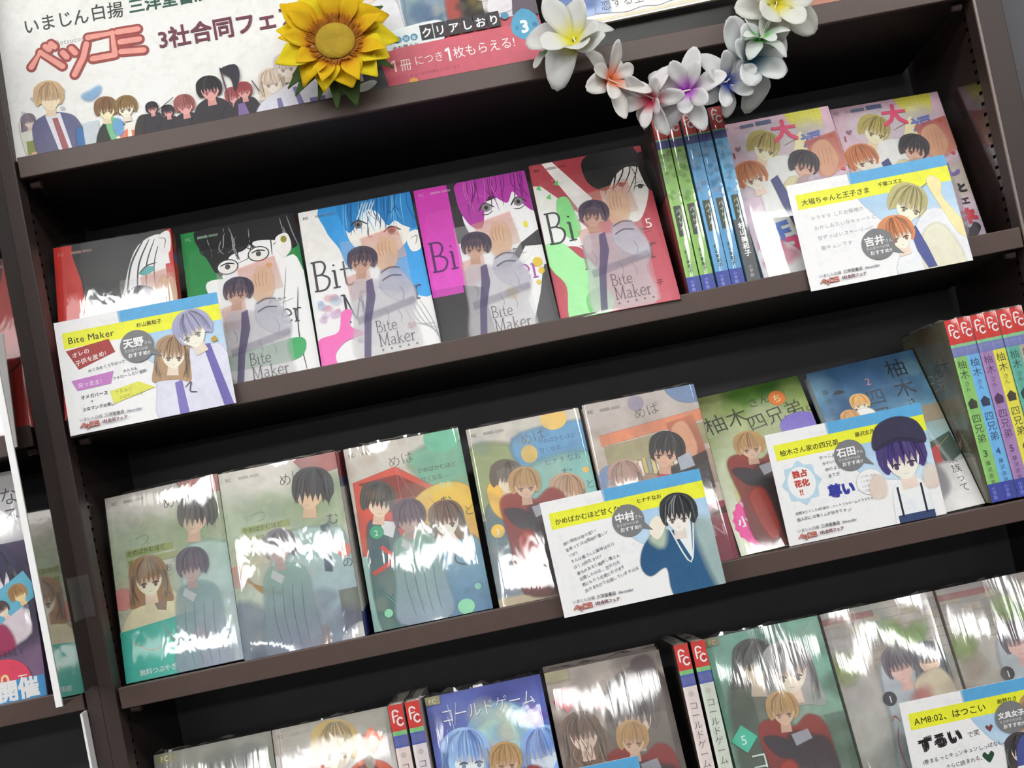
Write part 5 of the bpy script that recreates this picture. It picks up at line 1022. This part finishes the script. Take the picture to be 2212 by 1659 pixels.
sheet('salmon_sheet', 'salmon pink paper sheet at the right end of the top shelf', 'paper', (0.7185, 0.045, z1, 0.08, 0, 0), 110, 150, Art(110, 150, 'd89c84').rect(0, 100, 110, 50, 'cc8c78'))

# ------------------------------------------------------------------ fabric flowers
def petal(L, wd, cup, curl, c0, c1, mid=0.35, n=10, k=4, twist=0.0, back=0.0, seed=0, blunt=False):
    """fabric petal growing along +x from the origin, lifted towards +z; returns verts, faces, colours"""
    rg = random.Random(seed); V, F, K = [], [], []
    for i in range(n+1):
        t = i/n; ww = wd*(math.sin(math.pi*min(1, 0.08+t*0.9))**0.75)*(0.55+0.45*math.sin(math.pi*min(1, t*1.05))); ww = max(ww, wd*0.05)
        if blunt: ww = wd*max(0.10, (0.3+0.7*min(1, t*1.8)**0.8)*math.sqrt(max(0.0, 1-max(0, (t-0.48)/0.53)**2.0)))
        for j in range(k+1):
            s = (j/k-0.5)*2
            x = L*t; y = ww*0.5*s; z = cup*L*t*t+curl*L*(t**3)+abs(s)**2*ww*0.22*math.sin(math.pi*t)+back*L*t
            z += ww*0.05*math.sin(7*t+3*s+seed)+rg.uniform(-1, 1)*L*0.006
            a = twist*t; y, z = y*math.cos(a)-z*math.sin(a)*0.3, z+y*math.sin(a)
            V.append((x, y, z)); u = min(1, max(0, (t-0.05)/mid)); K.append(mixc(c0, c1, u*u*(3-2*u))+(1.0,))
    for i in range(n):
        for j in range(k): a = i*(k+1)+j; F.append((a, a+1, a+k+2, a+k+1))
    return V, F, K
def petal_object(P, mtx, parent, name='petal'):
    me = bpy.data.meshes.new(name); me.from_pydata(P[0], [], P[1]); me.update(); me.shade_smooth()
    at = me.color_attributes.new('Col', 'FLOAT_COLOR', 'POINT'); at.data.foreach_set('color', [q for c in P[2] for q in c]); me.materials.append(M['petal'])
    o = bpy.data.objects.new(name, me); COL.objects.link(o); o.parent = parent; o.matrix_local = mtx
    md = o.modifiers.new('thickness', 'SOLIDIFY'); md.thickness = 0.0004
    return o
def face_to(loc, d, roll=0.0):
    z = Vector(d).normalized(); x = Vector((1, 0, 0)); x = (x-z*x.dot(z)).normalized(); y = z.cross(x)
    m = Matrix.Identity(4)
    for i in range(3): m[i][0] = x[i]; m[i][1] = y[i]; m[i][2] = z[i]; m[i][3] = loc[i]
    return m @ Matrix.Rotation(roll, 4, 'Z')
RZ = lambda a: Matrix.Rotation(a, 4, 'Z')
RY = lambda a: Matrix.Rotation(a, 4, 'Y')
def sunflower():
    r = empty('sunflower', face_to((0.3105, -0.030, BZ+0.9555), (0.04, -1, 0.22))); tag(r, 'yellow artificial sunflower in front of the white sign', 'flower')
    rg = random.Random(2)
    D = MB(); P = []
    for i in range(7):
        t = i/6; rr = 0.0180*math.sin(t*math.pi/2) if i else 0.0002; P.append([(rr*math.cos(a), rr*math.sin(a), 0.005*math.cos(t*math.pi/2)-0.004*math.exp(-(rr/0.006)**2)+0.003) for a in (2*math.pi*j/24 for j in range(25))])
    D.grid(P).build('disk', M['disk'], r, smooth=True)
    fr = MB()
    for k in range(110):
        a = 2*math.pi*k/110+rg.uniform(-0.05, 0.05); c, s = math.cos(a), math.sin(a); r0 = 0.0170; l = rg.uniform(0.005, 0.010)
        fr.quad((r0*c-0.001*s, r0*s+0.001*c, 0.001), (r0*c+0.001*s, r0*s-0.001*c, 0.001), ((r0+l)*c+0.0004*s, (r0+l)*s-0.0004*c, 0.006), ((r0+l)*c-0.0004*s, (r0+l)*s+0.0004*c, 0.006))
    fr.build('fringe', M['brownring'], r)
    for k in range(13):
        a = 2*math.pi*k/13+rg.uniform(-0.1, 0.1); L = rg.uniform(0.034, 0.042)
        if math.sin(a) < -0.3: L *= 0.86
        if math.sin(a) > 0.5: L *= 1.15
        petal_object(petal(L, rg.uniform(0.024, 0.032), 0.15, rg.uniform(-0.7, -0.1), 'd8780c', rg.choice(('f6d41c', 'f8dc28', 'efc818')), 0.4, twist=rg.uniform(-0.5, 0.5), back=rg.uniform(0.05, 0.3), seed=k), RZ(a) @ Matrix.Translation((0.017, 0, -0.001)), r)
    for k in range(9):
        a = 2*math.pi*k/9+0.2+rg.uniform(-0.15, 0.15)
        petal_object(petal(rg.uniform(0.022, 0.032), 0.017, 0.5, -0.5, 'd07010', 'ecc41c', 0.5, twist=rg.uniform(-0.8, 0.8), back=0.35, seed=40+k), RZ(a) @ Matrix.Translation((0.018, 0, 0.0)), r)
    for k, (a, L, wd) in enumerate(((-1.42, 0.050, 0.024), (-1.75, 0.050, 0.015), (-2.1, 0.044, 0.012), (-2.5, 0.050, 0.016), (0.75, 0.060, 0.02), (-0.45, 0.046, 0.016), (0.05, 0.050, 0.016), (3.6, 0.050, 0.016))):
        p = petal(L, wd, -0.1, -0.2, '45602c', '3c5626', 0.5, seed=70+k); o = petal_object(p, RZ(a) @ Matrix.Translation((0.006, 0, -0.007)), r, 'leaf'); o.data.materials[0] = M['leaf']
    MB().tube([(0, 0, -0.004), (0.002, -0.02, -0.012), (0.004, -0.036, -0.03)], 0.002, 8).build('stem', M['leaf'], r)
sunflower()

def garland():
    r = empty('flower_garland', Matrix.Translation((0.6, -0.03, BZ+0.88))); tag(r, 'garland of white fabric flowers with coloured hearts hanging from the top shelf', 'garland')
    base = Vector((0.6, -0.03, 0.88)); rg = random.Random(11)
    FL = [((0.5207, -0.034, 0.9135), 0.034, 'e8e020', 'eef0ea', (-0.25, -1, 0.5), 'yellow hearted flower at the left end'),
          ((0.4985, -0.020, 0.9150), 0.017, '6cdc60', 'ecf2ea', (-0.5, -0.6, 0.6), 'green hearted half hidden flower'),
          ((0.5443, -0.034, 0.8730), 0.030, 'f87838', 'f0ebe6', (0.5, -0.8, 0.1), 'orange hearted flower'),
          ((0.5795, -0.034, 0.8490), 0.027, 'dc3858', 'f2ecec', (-0.6, -0.7, -0.1), 'red hearted flower'),
          ((0.6120, -0.036, 0.8500), 0.031, 'b848c8', 'f2eef2', (-0.4, -0.9, 0.0), 'magenta hearted flower'),
          ((0.6480, -0.032, 0.8520), 0.028, '2c48a8', 'ecf0f0', (0.2, -1, -0.2), 'blue hearted flower'),
          ((0.6740, -0.028, 0.8700), 0.034, '2c7ca0', 'eaf0ee', (0.3, -1, -0.1), 'teal hearted flower'),
          ((0.6840, -0.040, 0.8830), 0.024, '70d858', 'eaf2ea', (0.1, -0.8, 0.6), 'green hearted flower'),
          ((0.7060, -0.036, 0.9120), 0.036, 'e4d820', 'eef0e6', (0.1, -1, -0.1), 'yellow hearted flower at the right end')]
    pts = []
    for k, (loc, R, c0, c1, d, lab) in enumerate(FL):
        f = bpy.data.objects.new('flower', None); COL.objects.link(f); f.parent = r; f.empty_display_size = 0.01
        f.matrix_local = face_to(tuple(Vector(loc)-base), d, rg.uniform(0, 6)); f['label'] = 'white and '+lab
        m1, m2 = (5, 5) if R > 0.02 else (4, 0); WF = 0.85 if R > 0.032 else 0.62
        for j in range(m1):
            a = 2*math.pi*j/m1+rg.uniform(-0.15, 0.15); petal_object(petal(R*rg.uniform(1.05, 1.35), R*rg.uniform(0.9, 1.1)*WF, rg.uniform(-0.3, 0.4), rg.uniform(-0.45, 0.2), c0, c1, 0.42, twist=rg.uniform(-0.4, 0.4), back=0.1, seed=k*20+j, blunt=True), RZ(a), f)
        for j in range(m2):
            a = 2*math.pi*(j+0.5)/m2+rg.uniform(-0.2, 0.2); petal_object(petal(R*rg.uniform(0.7, 1.0), R*rg.uniform(0.7, 0.9)*WF, rg.uniform(0.2, 0.8), -0.35, c0, c1, 0.5, twist=rg.uniform(-0.4, 0.4), back=0.45, seed=k*20+10+j, blunt=True), RZ(a) @ Matrix.Translation((0.001, 0, 0.002)), f)
        if k != 1: pts.append(Vector(loc)-base)
    pts = [Vector((0.512, 0.0, 0.99))-base]+pts+[Vector((0.712, 0.0, 1.0))-base]
    MB().tube([tuple(p+Vector((0, -0.004 if 0 < i < len(pts)-1 else 0, 0))) for i, p in enumerate(pts)], 0.0007, 6).build('string', M['string'], r)
garland()

# ------------------------------------------------------------------ left post: taped glossy panel and white strips
pn = empty('sign_panel', Matrix.Translation((-0.0195, -0.0825, BZ+0.4345))); tag(pn, 'white edged glossy panel taped upright to the left post', 'panel')
MB().box(0, 0.0055, 0, 0.082, 0, 0.62).build('white_core', M['white'], pn); MB().box(0.0055, 0.006, 0.0012, 0.082, 0, 0.62).build('glossy_face', M['mirror'], pn)
tp = MB().quad((-0.0133, -0.026, 0.494), (-0.0133, -0.001, 0.494), (-0.0133, -0.001, 0.532), (-0.0133, -0.026, 0.532)).quad((-0.0133, -0.001, 0.494), (-0.0035, -0.0008, 0.494), (-0.0035, -0.0008, 0.532), (-0.0133, -0.001, 0.532)).build('clear_tape', M['tape']); tp.location.z = BZ
tag(tp, 'strip of clear tape holding the panel to the post', 'tape')
p2 = MB().box(-0.0295, -0.0275, -0.012, 0.0, 0.25, 0.4125).build('white_strip', M['white']); p2.location.z = BZ; tag(p2, 'thin white strip beside the post below the left shelf', 'strip')
